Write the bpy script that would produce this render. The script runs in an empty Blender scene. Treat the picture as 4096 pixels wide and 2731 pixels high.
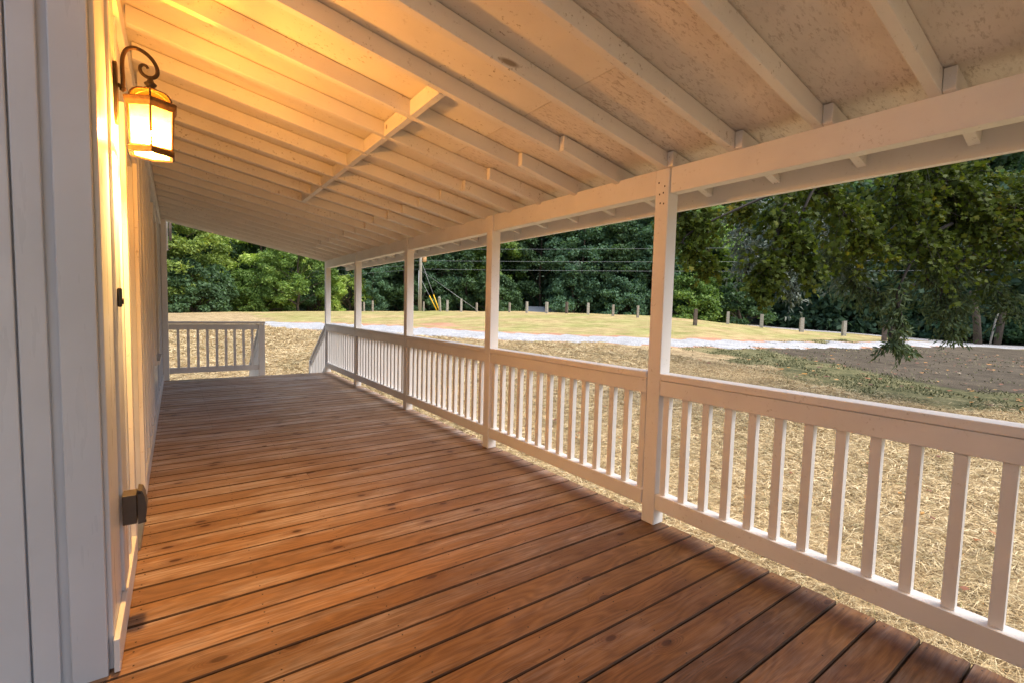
import bpy, bmesh, math, random
import numpy as np
from mathutils import Vector, Matrix
random.seed(7); RNG=np.random.default_rng(11)
S=bpy.context.scene; COL=S.collection
PI=math.pi
# ------------------------------------------------------------------ helpers
def tag(o,label=None,cat=None,group=None,kind=None):
    if label: o['label']=label
    if cat: o['category']=cat
    if group: o['group']=group
    if kind: o['kind']=kind
    return o
def empty(name,loc=(0,0,0),label=None,cat=None,group=None):
    o=bpy.data.objects.new(name,None); COL.objects.link(o); o.location=loc; o.empty_display_size=.1
    return tag(o,label,cat,group)
def link(name,me,mats=None,parent=None,loc=None):
    o=bpy.data.objects.new(name,me); COL.objects.link(o)
    if parent: o.parent=parent
    if loc is not None: o.location=loc
    for m in (mats if isinstance(mats,(list,tuple)) else [mats] if mats else []): 
        if m.name not in [x.name for x in me.materials if x]: me.materials.append(m)
    return o
def np_mesh(name,V,F,smooth=False):
    """V (n,3), F (m,k) all faces k-sided"""
    me=bpy.data.meshes.new(name); V=np.asarray(V,np.float32); F=np.asarray(F,np.int32)
    m,k=F.shape
    me.vertices.add(len(V)); me.vertices.foreach_set('co',V.ravel())
    me.loops.add(m*k); me.loops.foreach_set('vertex_index',F.ravel())
    me.polygons.add(m); me.polygons.foreach_set('loop_start',np.arange(0,m*k,k,dtype=np.int32))
    if smooth: me.polygons.foreach_set('use_smooth',np.ones(m,bool))
    me.update(calc_edges=True); me.validate(); return me
class MB:
    def __init__(s): s.v=[]; s.f=[]
    def box(s,x0,x1,y0,y1,z0,z1,M=None):
        b=len(s.v)
        P=[(x0,y0,z0),(x1,y0,z0),(x1,y1,z0),(x0,y1,z0),(x0,y0,z1),(x1,y0,z1),(x1,y1,z1),(x0,y1,z1)]
        if M is not None: P=[tuple(M@Vector(q)) for q in P]
        s.v+=P; s.f+=[tuple(b+i for i in q) for q in ((0,3,2,1),(4,5,6,7),(0,1,5,4),(1,2,6,5),(2,3,7,6),(3,0,4,7))]; return s
    def prism(s,poly,axis,a,b):
        """poly: list of 2D points, extruded along axis ('x','y','z') from a to b"""
        n=len(poly); base=len(s.v)
        for t in (a,b):
            for (p,q) in poly: s.v.append({'x':(t,p,q),'y':(p,t,q),'z':(p,q,t)}[axis])
        s.f.append(tuple(base+i for i in range(n))[::-1]); s.f.append(tuple(base+n+i for i in range(n)))
        for i in range(n): j=(i+1)%n; s.f.append((base+i,base+j,base+n+j,base+n+i))
        return s
    def tube(s,pts,rad,n=8,cap=True):
        pts=[Vector(q) for q in pts]; R=rad if isinstance(rad,(list,tuple)) else [rad]*len(pts)
        base=len(s.v); up=Vector((0,0,1))
        prev=None
        for i,p in enumerate(pts):
            d=(pts[min(i+1,len(pts)-1)]-pts[max(i-1,0)]).normalized()
            if prev is None:
                a=d.orthogonal().normalized()
            else:
                a=(prev-d*prev.dot(d)); a=a.normalized() if a.length>1e-6 else d.orthogonal().normalized()
            prev=a; b=d.cross(a)
            for k in range(n):
                t=2*PI*k/n; s.v.append(tuple(p+(a*math.cos(t)+b*math.sin(t))*R[i]))
        for i in range(len(pts)-1):
            for k in range(n):
                j=(k+1)%n; s.f.append((base+i*n+k,base+i*n+j,base+(i+1)*n+j,base+(i+1)*n+k))
        if cap:
            s.f.append(tuple(base+k for k in range(n))[::-1]); e=base+(len(pts)-1)*n; s.f.append(tuple(e+k for k in range(n)))
        return s
    def lathe(s,prof,c=(0,0,0),n=16,ph=0):
        base=len(s.v)
        for (r,z) in prof:
            for k in range(n):
                t=2*PI*k/n+ph; s.v.append((c[0]+r*math.cos(t),c[1]+r*math.sin(t),c[2]+z))
        for i in range(len(prof)-1):
            for k in range(n):
                j=(k+1)%n; s.f.append((base+i*n+k,base+i*n+j,base+(i+1)*n+j,base+(i+1)*n+k))
        s.f.append(tuple(base+k for k in range(n))[::-1]); e=base+(len(prof)-1)*n; s.f.append(tuple(e+k for k in range(n)))
        return s
    def mesh(s,name,smooth=False):
        me=bpy.data.meshes.new(name); me.from_pydata(s.v,[],s.f); me.update()
        bm=bmesh.new(); bm.from_mesh(me); bmesh.ops.recalc_face_normals(bm,faces=bm.faces); bm.to_mesh(me); bm.free()
        if smooth: me.polygons.foreach_set('use_smooth',[True]*len(me.polygons))
        return me
    def build(s,name,mat,parent=None,smooth=False,bevel=0,loc=None):
        o=link(name,s.mesh(name,smooth),mat,parent,loc)
        if bevel:
            b=o.modifiers.new('bevel','BEVEL'); b.width=bevel; b.segments=2; b.limit_method='ANGLE'; b.angle_limit=math.radians(40)
        return o
# ------------------------------------------------------------------ materials
class NT:
    def __init__(s,name):
        s.m=bpy.data.materials.new(name); s.m.use_nodes=True; s.t=s.m.node_tree; s.t.nodes.clear()
        s.out=s.t.nodes.new('ShaderNodeOutputMaterial')
    def n(s,typ,ins=None,**kw):
        nd=s.t.nodes.new('ShaderNode'+typ)
        for k,v in kw.items(): setattr(nd,k,v)
        for k,v in (ins or {}).items():
            sock=nd.inputs[k]
            if isinstance(v,tuple) and len(v)==2 and hasattr(v[0],'outputs'): s.t.links.new(v[0].outputs[v[1]],sock)
            elif hasattr(v,'outputs'): s.t.links.new(v.outputs[0],sock)
            else: sock.default_value=v
        return nd
    def ramp(s,fac,stops,interp='LINEAR'):
        nd=s.t.nodes.new('ShaderNodeValToRGB'); cr=nd.color_ramp; cr.interpolation=interp
        while len(cr.elements)<len(stops): cr.elements.new(.5)
        for e,(p,c) in zip(cr.elements,stops): e.position=p; e.color=(c[0],c[1],c[2],1) if isinstance(c,(tuple,list)) else (c,c,c,1)
        s.t.links.new(fac.outputs[0] if hasattr(fac,'outputs') else fac[0].outputs[fac[1]],nd.inputs[0]); return nd
    def mix(s,f,a,b,blend='MIX'):
        nd=s.t.nodes.new('ShaderNodeMix'); nd.data_type='RGBA'; nd.blend_type=blend
        for i,v in ((0,f),(6,a),(7,b)):
            if isinstance(v,tuple) and len(v)==2 and hasattr(v[0],'outputs'): s.t.links.new(v[0].outputs[v[1]],nd.inputs[i])
            elif hasattr(v,'outputs'): s.t.links.new(v.outputs[2] if v.bl_idname=='ShaderNodeMix' else v.outputs[0],nd.inputs[i])
            elif isinstance(v,(tuple,list)): nd.inputs[i].default_value=(v[0],v[1],v[2],1)
            else: nd.inputs[i].default_value=v
        return (nd,2)
    def math(s,op,a,b=0.0,clamp=False):
        nd=s.t.nodes.new('ShaderNodeMath'); nd.operation=op; nd.use_clamp=clamp
        for i,v in ((0,a),(1,b)):
            if isinstance(v,tuple): s.t.links.new(v[0].outputs[v[1]],nd.inputs[i])
            elif hasattr(v,'outputs'): s.t.links.new(v.outputs[0],nd.inputs[i])
            else: nd.inputs[i].default_value=v
        return nd
    def coord(s,scale=(1,1,1),which='Object',add=None):
        tc=s.n('TexCoord'); v=(tc,which)
        if add is not None: v=s.n('VectorMath',{0:v,1:add},operation='ADD')
        return s.n('Mapping',{'Vector':v,'Scale':scale})
    def noise(s,vec,scale,detail=3,rough=.55,**kw):
        return s.n('TexNoise',{'Vector':vec,'Scale':scale,'Detail':detail,'Roughness':rough},**kw)
    def bump(s,h,strength,dist=.01):
        return s.n('Bump',{'Height':h,'Strength':strength,'Distance':dist})
    def pbsdf(s,**ins):
        b=s.n('BsdfPrincipled',{k.replace('_',' '):v for k,v in ins.items()}); return b
    def done(s,sh,disp=None):
        s.t.links.new(sh.outputs[0],s.out.inputs[0]); return s.m
def geo_rnd(t): 
    g=t.n('NewGeometry'); return (g,'Random Per Island')

def mat_paint(name,base=(.76,.745,.725),grain=(1,1,1),dirt=.35,rough=.42,bumpy=.25,knots=True):
    t=NT(name); g=t.n('NewGeometry'); off=t.n('ObjectInfo')
    tc=t.n('TexCoord')
    rv=t.n('CombineXYZ',{'X':t.math('MULTIPLY',(g,'Random Per Island'),37.0),'Y':t.math('MULTIPLY',(off,'Random'),53.0),'Z':t.math('MULTIPLY',(g,'Random Per Island'),71.0)})
    v=t.n('VectorMath',{0:(tc,'Object'),1:rv},operation='ADD')
    gr=t.n('Mapping',{'Vector':v,'Scale':grain})
    n1=t.noise(gr,22,4,.6); n2=t.noise(v,3.2,3,.5); n3=t.noise(v,46,5,.7)
    var=t.ramp(n2,[(.3,.93),(.7,1.04)])
    col=t.mix(1.0,(base[0],base[1],base[2],1)[:3],var,'MULTIPLY')
    sp=t.ramp(n3,[(.59,0.0),(.67,1.0)]); msk=t.math('MULTIPLY',sp,t.ramp(t.noise(v,5.1,2),[(.45,0.0),(.62,dirt)]))
    col=t.mix(msk,col,(base[0]*.42,base[1]*.36,base[2]*.28))
    if knots:
        kv=t.n('Mapping',{'Vector':v,'Scale':(grain[0]*2.2+.6,grain[1]*2.2+.6,grain[2]*2.2+.6)})
        vo=t.n('TexVoronoi',{'Vector':kv,'Scale':1.9}); kd=t.ramp((vo,'Distance'),[(.055,1.0),(.095,0.0)])
        kr=t.math('GREATER_THAN',t.n('SeparateColor',{0:(vo,'Color')}),.55)
        col=t.mix(t.math('MULTIPLY',t.math('MULTIPLY',kd,kr),min(1,dirt*1.6)),col,(base[0]*.4,base[1]*.33,base[2]*.26))
    h=t.math('ADD',t.math('MULTIPLY',n1,.7),t.math('MULTIPLY',n3,.3))
    b=t.pbsdf(Base_Color=col,Roughness=t.ramp(n1,[(.3,rough-.06),(.7,rough+.12)]),Normal=t.bump(h,bumpy,.006))
    return t.done(b)
def mat_simple(name,col,rough=.6,metal=0.0,var=.12,scale=6,bumpy=.0,spec=.5):
    t=NT(name); v=t.coord(); n=t.noise(v,scale,4)
    c=t.mix(1.0,col,t.ramp(n,[(.25,1-var),(.75,1+var)]),'MULTIPLY')
    ins=dict(Base_Color=c,Roughness=rough,Metallic=metal,Specular_IOR_Level=spec)
    if bumpy: ins['Normal']=t.bump(t.noise(v,scale*6,4),bumpy,.005)
    return t.done(t.pbsdf(**ins))
PAINT_X=mat_paint('paint_white_x',grain=(.08,1,1))
PAINT_Y=mat_paint('paint_white_y',grain=(1,.08,1),dirt=.5,bumpy=.35,knots=False)
PAINT_Z=mat_paint('paint_white_z',grain=(1,1,.08),dirt=.45,bumpy=.35,knots=False)
PAINT_RAFT=mat_paint('paint_rafter',base=(.75,.72,.68),grain=(.06,1,1),dirt=1.0,rough=.5,bumpy=.55)
PAINT_WALL=mat_paint('paint_wall',base=(.62,.65,.70),grain=(1,1,.1),dirt=.04,rough=.30,bumpy=.012,knots=False)
METAL_DARK=mat_simple('bronze_metal',(.035,.022,.015),.5,.35,.4,40,.3)
BRASS=mat_simple('antique_brass',(.11,.055,.018),.5,.4,.45,90,.5)
def mat_osb():
    t=NT('osb_painted'); v=t.coord(); 
    a=t.n('TexVoronoi',{'Vector':t.n('Mapping',{'Vector':v,'Scale':(9,34,20),'Rotation':(0,0,.35)}),'Scale':1.0,'Randomness':1.0})
    b=t.n('TexVoronoi',{'Vector':t.n('Mapping',{'Vector':v,'Scale':(40,11,20),'Rotation':(0,0,-.5)}),'Scale':1.0})
    flake=t.mix(.5,(a,'Color'),(b,'Color')); bw=t.n('RGBToBW',{0:flake})
    n=t.noise(t.n('Mapping',{'Vector':v,'Scale':(1,3.2,1),'Rotation':(0,0,.5)}),24,5,.72)
    n0=t.noise(t.n('Mapping',{'Vector':v,'Scale':(1,3.0,1),'Rotation':(0,0,-.7)}),19,5,.7)
    big=t.noise(v,2.6,3)
    chips=t.math('MULTIPLY',t.math('MAXIMUM',t.ramp(n,[(.555,0.0),(.62,1.0)]),t.ramp(n0,[(.57,0.0),(.64,1.0)])),t.ramp(big,[(.38,.25),(.62,1.0)]))
    base=t.mix(1.0,(.77,.71,.645),t.ramp(t.noise(v,5,3),[(.3,.9),(.7,1.06)]),'MULTIPLY')
    col=t.mix(t.math('MULTIPLY',chips,.55),base,(.26,.18,.11))
    h=t.math('ADD',t.math('MULTIPLY',bw,.5),t.math('MULTIPLY',n,1.0))
    return t.done(t.pbsdf(Base_Color=col,Roughness=.62,Normal=t.bump(h,.55,.008)))
OSB=mat_osb()
PLY=mat_paint('paint_sheathing',base=(.75,.71,.65),grain=(.15,1,1),dirt=1.0,rough=.55,bumpy=.4)
def mat_deck():
    t=NT('stained_deck'); g=t.n('NewGeometry'); tc=t.n('TexCoord')
    r=(g,'Random Per Island')
    rv=t.n('CombineXYZ',{'X':t.math('MULTIPLY',r,91.0),'Y':t.math('MULTIPLY',r,47.0),'Z':t.math('MULTIPLY',r,13.0)})
    v=t.n('VectorMath',{0:(tc,'Object'),1:rv},operation='ADD')
    warp=t.noise(t.n('Mapping',{'Vector':v,'Scale':(1.1,5,1)}),1.4,2)
    vo=t.n('TexVoronoi',{'Vector':t.n('Mapping',{'Vector':v,'Scale':(3.6,7.5,1)}),'Scale':1.0},voronoi_dimensions='2D')
    keep=t.math('GREATER_THAN',t.n('SeparateColor',{0:(vo,'Color')}),.80)
    knot=t.math('MULTIPLY',t.ramp((vo,'Distance'),[(.075,1.0),(.11,0.0)]),keep)
    halo=t.math('MULTIPLY',t.ramp((vo,'Distance'),[(.10,1.0),(.36,0.0)],'EASE'),keep)
    sy=t.n('SeparateXYZ',{0:v})
    rings=t.math('ADD',t.math('MULTIPLY',(sy,'Y'),26.0),t.math('ADD',t.math('MULTIPLY',warp,14.0),t.math('MULTIPLY',halo,5.0)))
    band=t.math('SINE',t.math('MULTIPLY',rings,5.2))
    fine=t.noise(t.n('Mapping',{'Vector':v,'Scale':(1.2,40,1)}),6,5,.65)
    mid=t.noise(t.n('Mapping',{'Vector':v,'Scale':(1,5,1)}),2.2,4,.6)
    g1=t.math('ADD',t.math('MULTIPLY',band,.075),t.math('ADD',t.math('MULTIPLY',fine,.55),t.math('MULTIPLY',mid,.42)))
    col=t.ramp(g1,[(.25,(.078,.032,.010)),(.5,(.155,.070,.023)),(.75,(.245,.122,.045))])
    hue=t.mix(1.0,col,t.ramp(t.math('FRACT',t.math('MULTIPLY',r,7.3)),[(0.0,(.74,.72,.70)),(.35,(1.0,.95,.90)),(.7,(1.05,1.08,1.06)),(1.0,(1.3,1.32,1.34))]),'MULTIPLY')
    # weathered grey scuffs (patches of worn stain); far boards also paled as painted daylight
    wv=t.n('Mapping',{'Vector':(tc,'Object'),'Scale':(.55,3.2,1)})
    wear=t.ramp(t.noise(wv,1.5,5,.66),[(.47,0.0),(.60,.95)])
    sx=t.n('SeparateXYZ',{0:(tc,'Object')})
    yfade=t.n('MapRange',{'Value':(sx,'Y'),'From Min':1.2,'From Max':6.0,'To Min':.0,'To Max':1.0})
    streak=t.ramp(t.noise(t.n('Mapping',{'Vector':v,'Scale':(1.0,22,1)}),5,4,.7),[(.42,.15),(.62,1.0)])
    c2=t.mix(t.math('MULTIPLY',(yfade,0),.72),(hue[0],2),t.mix(1.0,(.55,.37,.245),t.ramp(g1,[(.25,.72),(.75,1.18)]),'MULTIPLY'))  # daylight sheen toward the far end painted into the board colour
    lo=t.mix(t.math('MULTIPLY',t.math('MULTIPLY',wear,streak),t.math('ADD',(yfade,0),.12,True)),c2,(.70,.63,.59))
    c3=t.mix(t.math('MULTIPLY',knot,.9),lo,(.035,.015,.008))
    c4=t.mix(t.math('MULTIPLY',halo,.35),c3,(.10,.036,.012))
    h=t.math('ADD',t.math('MULTIPLY',fine,.7),t.math('MULTIPLY',knot,-.5))
    rough=t.ramp(t.noise(v,9,4),[(.3,.42),(.7,.60)])
    return t.done(t.pbsdf(Base_Color=c4,Roughness=rough,Normal=t.bump(h,.35,.004),Specular_IOR_Level=.32))
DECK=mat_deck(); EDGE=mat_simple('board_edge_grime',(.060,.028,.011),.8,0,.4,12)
def mat_leaf(name,dark,light,trans=.35,rough=.55,nscale=.35,spec=.3,tip=None):
    t=NT(name); g=t.n('NewGeometry'); v=t.coord()
    n=t.noise(v,nscale,3,.6); f=t.math('ADD',t.math('MULTIPLY',n,.75),t.math('MULTIPLY',(g,'Random Per Island'),.38))
    stops=[(.28,dark),(.72,light)]
    if tip: stops.append((.93,tip))
    c=t.ramp(f,stops)
    b=t.pbsdf(Base_Color=c,Roughness=rough,Specular_IOR_Level=spec)
    tr=t.n('BsdfTranslucent',{'Color':t.mix(1.0,c,(1.25,1.3,.6),'MULTIPLY')})
    return t.done(t.n('MixShader',{0:trans,1:b,2:tr}))
LEAF_DARK=mat_leaf('leaf_dark_green',(.030,.066,.032),(.110,.195,.090))
LEAF_TEAL=mat_leaf('leaf_cool_green',(.042,.098,.060),(.155,.275,.160))
LEAF_MID=mat_leaf('leaf_mid_green',(.065,.135,.035),(.22,.34,.085),tip=(.34,.42,.10))
LEAF_LIME=mat_leaf('leaf_lime_green',(.24,.37,.08),(.55,.66,.21),.5)
LEAF_YEL=mat_leaf('leaf_yellow_flecked',(.08,.14,.035),(.27,.36,.08),tip=(.5,.44,.06))
LEAF_RUST=mat_leaf('leaf_rust',(.16,.05,.02),(.3,.12,.05))
LEAF_MAPLE=mat_leaf('leaf_maple',(.028,.046,.008),(.095,.125,.020),.35,.6,1.3,.12,tip=(.20,.15,.012))
LEAF_OAK=mat_leaf('leaf_lance',(.035,.06,.022),(.12,.165,.075),.25,.5,1.6,.25)
BARK=mat_simple('bark',(.10,.075,.055),.9,0,.45,9,.6)
BARK_DARK=mat_simple('bark_dark',(.030,.024,.02),.9,0,.4,9,.5)
WOOD_GREY=mat_simple('weathered_wood',(.30,.26,.21),.85,0,.4,7,.5)
WOOD_PALE=mat_simple('pale_weathered_wood',(.36,.33,.28),.85,0,.3,7,.5)
WOOD_BROWN=mat_simple('brown_weathered_wood',(.12,.09,.07),.9,0,.4,7,.5)
# ---- exposure and light
SUN_EL=58; SUN_AZ=150; SUN_STR=2.1; SUN_ANG=60; SKY_STR=.125; EXPO=1.14

YAW=0.6176
_CP=np.radians([-180,-30,-0.7,14,26.2,36.6,47,52,56.7,64.4,70.9,78.7,82.7,180])
_CD=[30,36,40,44,44,44,42,40,38,36,34,30,28,30]
_CZ=[-.4,.2,.3,.62,.94,1.06,1.03,.97,.77,.27,-.05,-.40,-.5,-.5]
_CB=[-.6,-.1,.05,.3,.6,.7,.65,.6,.4,-.05,-.3,-.75,-.85,-.8]
def sstep(t): t=np.clip(t,0,1); return t*t*(3-2*t)
def terrain(x,y):
    x=np.asarray(x,float); y=np.asarray(y,float)
    ps=np.arctan2(x,y); r=np.hypot(x,y)
    ca=np.clip(np.cos(ps-YAW),.55,1); D=r*ca
    dc=np.interp(ps,_CP,_CD); zc=np.interp(ps,_CP,_CZ); zb=np.interp(ps,_CP,_CB)
    t=np.clip((D-6)/(dc-6),0,1)
    up=-.62+(zc+.62)*(.75*t+.25*sstep(t)-0.0)
    dn=zc+(zb-zc)*sstep((D-dc)/12)
    z=np.where(D<dc,up,dn)
    return z
# ------------------------------------------------------------------ terrain
def vnoise(x,y,f,seed=0):
    x=np.asarray(x)*f; y=np.asarray(y)*f; s=0
    for k in range(6):
        a=seed*1.7+k*1.3; s=s+np.sin(x*np.cos(a)*(1+.37*k)+y*np.sin(a)*(1+.41*k)+k*2.1+seed)
    return s/3.0
def pdist(X,Y,poly):
    """distance to polyline, and signed side of the nearest segment"""
    best=np.full(X.shape,1e9); side=np.zeros(X.shape)
    for (ax,ay),(bx,by) in zip(poly[:-1],poly[1:]):
        dx,dy=bx-ax,by-ay; L=dx*dx+dy*dy
        t=np.clip(((X-ax)*dx+(Y-ay)*dy)/L,0,1); qx=ax+t*dx; qy=ay+t*dy
        d=np.hypot(X-qx,Y-qy); sd=(dx*(Y-ay)-dy*(X-ax)); m=d<best-1e-9
        best=np.where(m,d,best); side=np.where(m,np.sign(sd),side)
    return best,side
D_UP=[(4.1,32.2),(5.2,31.9),(7.2,30.4),(9.0,27.6),(10.6,24.0),(11.9,20.8),(13.2,18.6),(14.8,16.8),(16.3,15.2),(17.2,14.1),(18.6,13.4),(21.6,12.3),(29,11.2),(36,10.6),(44,11),(52.5,12.5)]
D_LO=[(3.9,29.4),(4.5,27.6),(5.9,24.7),(8.2,20.2),(10.5,17.1),(13.0,14.5),(15.3,12.3),(16.0,11.7),(18.9,10.7),(25.8,9.7),(31.5,9.1),(37.2,8.6),(45,7.5),(52.5,6)]
STR_B=[(16.0,11.6),(16.5,10.4),(15.1,7.7),(12.9,4.8),(13.1,2.8),(13.2,0),(13.5,-30)]
def axis(segs):
    out=[]
    for a,b,st in segs: out+=list(np.arange(a,b,st))
    return np.array(out+[segs[-1][1]])
gx=axis([(-160,-40,8),(-40,-8,2),(-8,2,.5),(2,22,.22),(22,46,.4),(46,80,1.2),(80,200,8)])
gy=axis([(-120,-30,8),(-30,-6,1.5),(-6,22,.22),(22,42,.35),(42,70,1.2),(70,200,8)])
GX,GY=np.meshgrid(gx,gy); GZ=terrain(GX,GY)
mic=vnoise(GX,GY,1.1,3)*.018+vnoise(GX,GY,.33,5)*.03
GZ=GZ+mic*np.clip((np.hypot(GX-1,GY-4)-3)/6,0,1)
nx,ny=len(gx),len(gy)
V=np.stack([GX.ravel(),GY.ravel(),GZ.ravel()],1)
idx=np.arange(nx*ny).reshape(ny,nx)
F=np.stack([idx[:-1,:-1].ravel(),idx[:-1,1:].ravel(),idx[1:,1:].ravel(),idx[1:,:-1].ravel()],1)
gme=np_mesh('ground',V,F,True)
def zones(X,Y):
    dl,sl=pdist(X,Y,D_LO); du,su=pdist(X,Y,D_UP); db,sb=pdist(X,Y,STR_B)
    jit=vnoise(X,Y,1.3,1)*.45+vnoise(X,Y,3.1,2)*.25
    below=(sl<0); above=(su>0)                       # near side of the drive / far side
    right=(sb>0)|((X>16.3)&below)
    inside=(~below)&(~above)
    bd=np.where(right,-db,db)+jit*1.2
    straw=np.where(below|(X<4),np.clip(bd/1.3+.5,0,1),0.0)
    # pale straw also beyond the start of the drive, on the far left
    far=np.clip((6.5+jit-X)/3,0,1)*np.clip((50-Y)/6,0,1)
    straw=np.maximum(straw,np.where(above|(X<4.3),far,0)*1.0)
    dd=np.minimum(dl,du)
    clay=np.clip(.95-dd/1.0+jit*.8,0,1)*np.where(inside,1,np.where(below,.35,.9))*np.where(X<5,.3,1)
    patch=np.clip(1-np.hypot((X-12.6)/2.2,(Y-24.5)/3.0)+jit*.4,0,1); clay=np.maximum(clay,patch*(above))
    rd=np.clip((-bd-2.6+jit*1.6)/2.2,0,1)
    soil=np.where(below,rd,0)*np.clip((46-X+jit*2)/5,0,1)
    soil=soil*np.clip((Y+X*.16-3.2+jit)/3.0,0,1)
    straw=straw*(1-clay*.85); soil=soil*(1-clay)
    return straw,soil,clay
st_,so_,cl_=zones(GX.ravel(),GY.ravel())
ca=gme.color_attributes.new('zone','FLOAT_COLOR','POINT')
ca.data.foreach_set('color',np.stack([st_,so_,cl_,np.ones_like(st_)],1).astype(np.float32).ravel())
def mat_ground():
    t=NT('ground_soil_straw_grass'); tc=t.n('TexCoord'); v=(tc,'Object')
    at=t.n('Attribute',attribute_name='zone'); z=t.n('SeparateColor',{0:(at,'Color')})
    # straw: crossed stretched noises
    def streak(rot,sc):
        return t.noise(t.n('Mapping',{'Vector':v,'Rotation':(0,0,rot),'Scale':(sc,sc*7,sc)}),3.0,4,.7)
    s1=t.math('MAXIMUM',streak(.4,1.6),t.math('MAXIMUM',streak(1.7,1.3),streak(2.6,1.9)))
    s2=t.noise(v,2.3,5,.7)
    sf=t.math('ADD',t.math('MULTIPLY',s1,.72),t.math('MULTIPLY',s2,.30))
    straw=t.ramp(sf,[(.44,(.07,.048,.026)),(.53,(.33,.235,.12)),(.66,(.68,.54,.32))])
    g1=t.noise(v,1.1,6,.72); g2=t.noise(t.n('Mapping',{'Vector':v,'Scale':(1,1,1)}),14,4,.75)
    gf=t.math('ADD',t.math('MULTIPLY',g1,.55),t.math('MULTIPLY',g2,.45))
    grass=t.ramp(gf,[(.36,(.20,.17,.07)),(.50,(.38,.312,.165)),(.66,(.56,.48,.28))])
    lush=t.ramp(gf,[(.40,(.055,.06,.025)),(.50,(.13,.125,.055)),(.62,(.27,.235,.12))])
    px=t.n('SeparateXYZ',{0:v}); 
    soil=t.ramp(t.math('ADD',t.math('MULTIPLY',g1,.5),t.math('MULTIPLY',t.noise(v,22,5,.8),.5)),[(.38,(.045,.035,.023)),(.55,(.105,.084,.058)),(.70,(.20,.17,.125))])
    speck=t.ramp(t.noise(v,9,2,.5),[(.70,0.0),(.74,1.0)])
    soil=t.mix(t.math('MULTIPLY',speck,.5),soil,(.32,.28,.24))
    clay=t.ramp(t.math('ADD',t.math('MULTIPLY',g1,.6),t.math('MULTIPLY',g2,.4)),[(.35,(.33,.15,.085)),(.55,(.48,.27,.17)),(.70,(.60,.47,.37))])
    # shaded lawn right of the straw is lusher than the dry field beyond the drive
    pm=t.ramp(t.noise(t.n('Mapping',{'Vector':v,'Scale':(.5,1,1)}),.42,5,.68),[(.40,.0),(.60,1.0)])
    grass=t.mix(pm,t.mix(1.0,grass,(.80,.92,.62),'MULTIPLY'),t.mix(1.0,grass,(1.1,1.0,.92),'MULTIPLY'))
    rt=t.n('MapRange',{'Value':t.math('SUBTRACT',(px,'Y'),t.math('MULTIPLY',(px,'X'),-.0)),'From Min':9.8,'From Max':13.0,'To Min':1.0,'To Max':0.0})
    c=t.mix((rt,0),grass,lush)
    def thr(i,a,b):
        return t.ramp(t.math('ADD',(z,i),t.math('MULTIPLY',t.math('SUBTRACT',g2,.5),1.1)),[(a,0.0),(b,1.0)])
    c=t.mix(thr(1,.42,.58),c,soil); c=t.mix(thr(0,.40,.55),c,straw); c=t.mix(thr(2,.38,.62),c,clay)
    h=t.math('ADD',t.math('MULTIPLY',sf,.6),t.math('MULTIPLY',g2,.6))
    return t.done(t.pbsdf(Base_Color=c,Roughness=.9,Specular_IOR_Level=.2,Normal=t.bump(h,.7,.05)))
GROUND=link('ground',gme,mat_ground()); tag(GROUND,kind='structure')
def mat_gravel(name,a,b,c):
    t=NT(name); v=t.coord(); vo=t.n('TexVoronoi',{'Vector':v,'Scale':22.0}); n=t.noise(v,1.3,5,.7); bw=t.n('RGBToBW',{0:(vo,'Color')})
    f=t.math('ADD',t.math('MULTIPLY',bw,.45),t.math('MULTIPLY',n,.6))
    return t.done(t.pbsdf(Base_Color=t.ramp(f,[(.3,a),(.52,b),(.75,c)]),Roughness=.85,Normal=t.bump((vo,'Distance'),.5,.03)))
GRAVEL=mat_gravel('pale_gravel',(.22,.22,.225),(.38,.385,.395),(.54,.545,.56))
CONC=mat_gravel('pale_road',(.40,.38,.36),(.50,.48,.47),(.60,.58,.57))
def resample(P,n):
    P=np.array(P,float); d=np.r_[0,np.cumsum(np.hypot(*np.diff(P,axis=0).T))]; t=np.linspace(0,d[-1],n)
    return np.stack([np.interp(t,d,P[:,0]),np.interp(t,d,P[:,1])],1)
def strip(name,A,B,n,m,mat,lift=.03,jit=.55):
    A=resample(A,n); B=resample(B,n); VV=[]
    for i in range(n):
        ja=vnoise(A[i,0],A[i,1],3,8)*jit; jb=vnoise(B[i,0],B[i,1],3,9)*jit
        u=(A[i]-B[i])/max(1e-6,np.hypot(*(A[i]-B[i]))); a=A[i]+u*ja; b=B[i]-u*jb
        for k in range(m+1):
            q=a+(b-a)*k/m; e=min(k,m-k)/m
            VV.append((q[0],q[1],float(terrain(q[0],q[1]))+(lift+.02*min(1,e*5) if 0<k<m else -.04)+vnoise(q[0],q[1],1.1,3)*.018+vnoise(q[0],q[1],.33,5)*.03))
    I=np.arange(n*(m+1)).reshape(n,m+1)
    FF=np.stack([I[:-1,:-1].ravel(),I[:-1,1:].ravel(),I[1:,1:].ravel(),I[1:,:-1].ravel()],1)
    o=link(name,np_mesh(name,VV,FF,True),mat); return tag(o,kind='structure')
strip('gravel_driveway',D_UP,D_LO,260,8,GRAVEL)
R_C=np.array([(44,52),(48.5,40),(52,29),(54.5,22),(57,14.5),(57.5,8),(57,0),(54,-12),(48,-30)],float)
rc=resample(R_C,60); nn=np.gradient(rc,axis=0); nn=np.stack([nn[:,1],-nn[:,0]],1)/np.hypot(nn[:,0],nn[:,1])[:,None]
strip('road',rc+nn*2.6,rc-nn*2.6,60,4,CONC,.04,.1)
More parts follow.
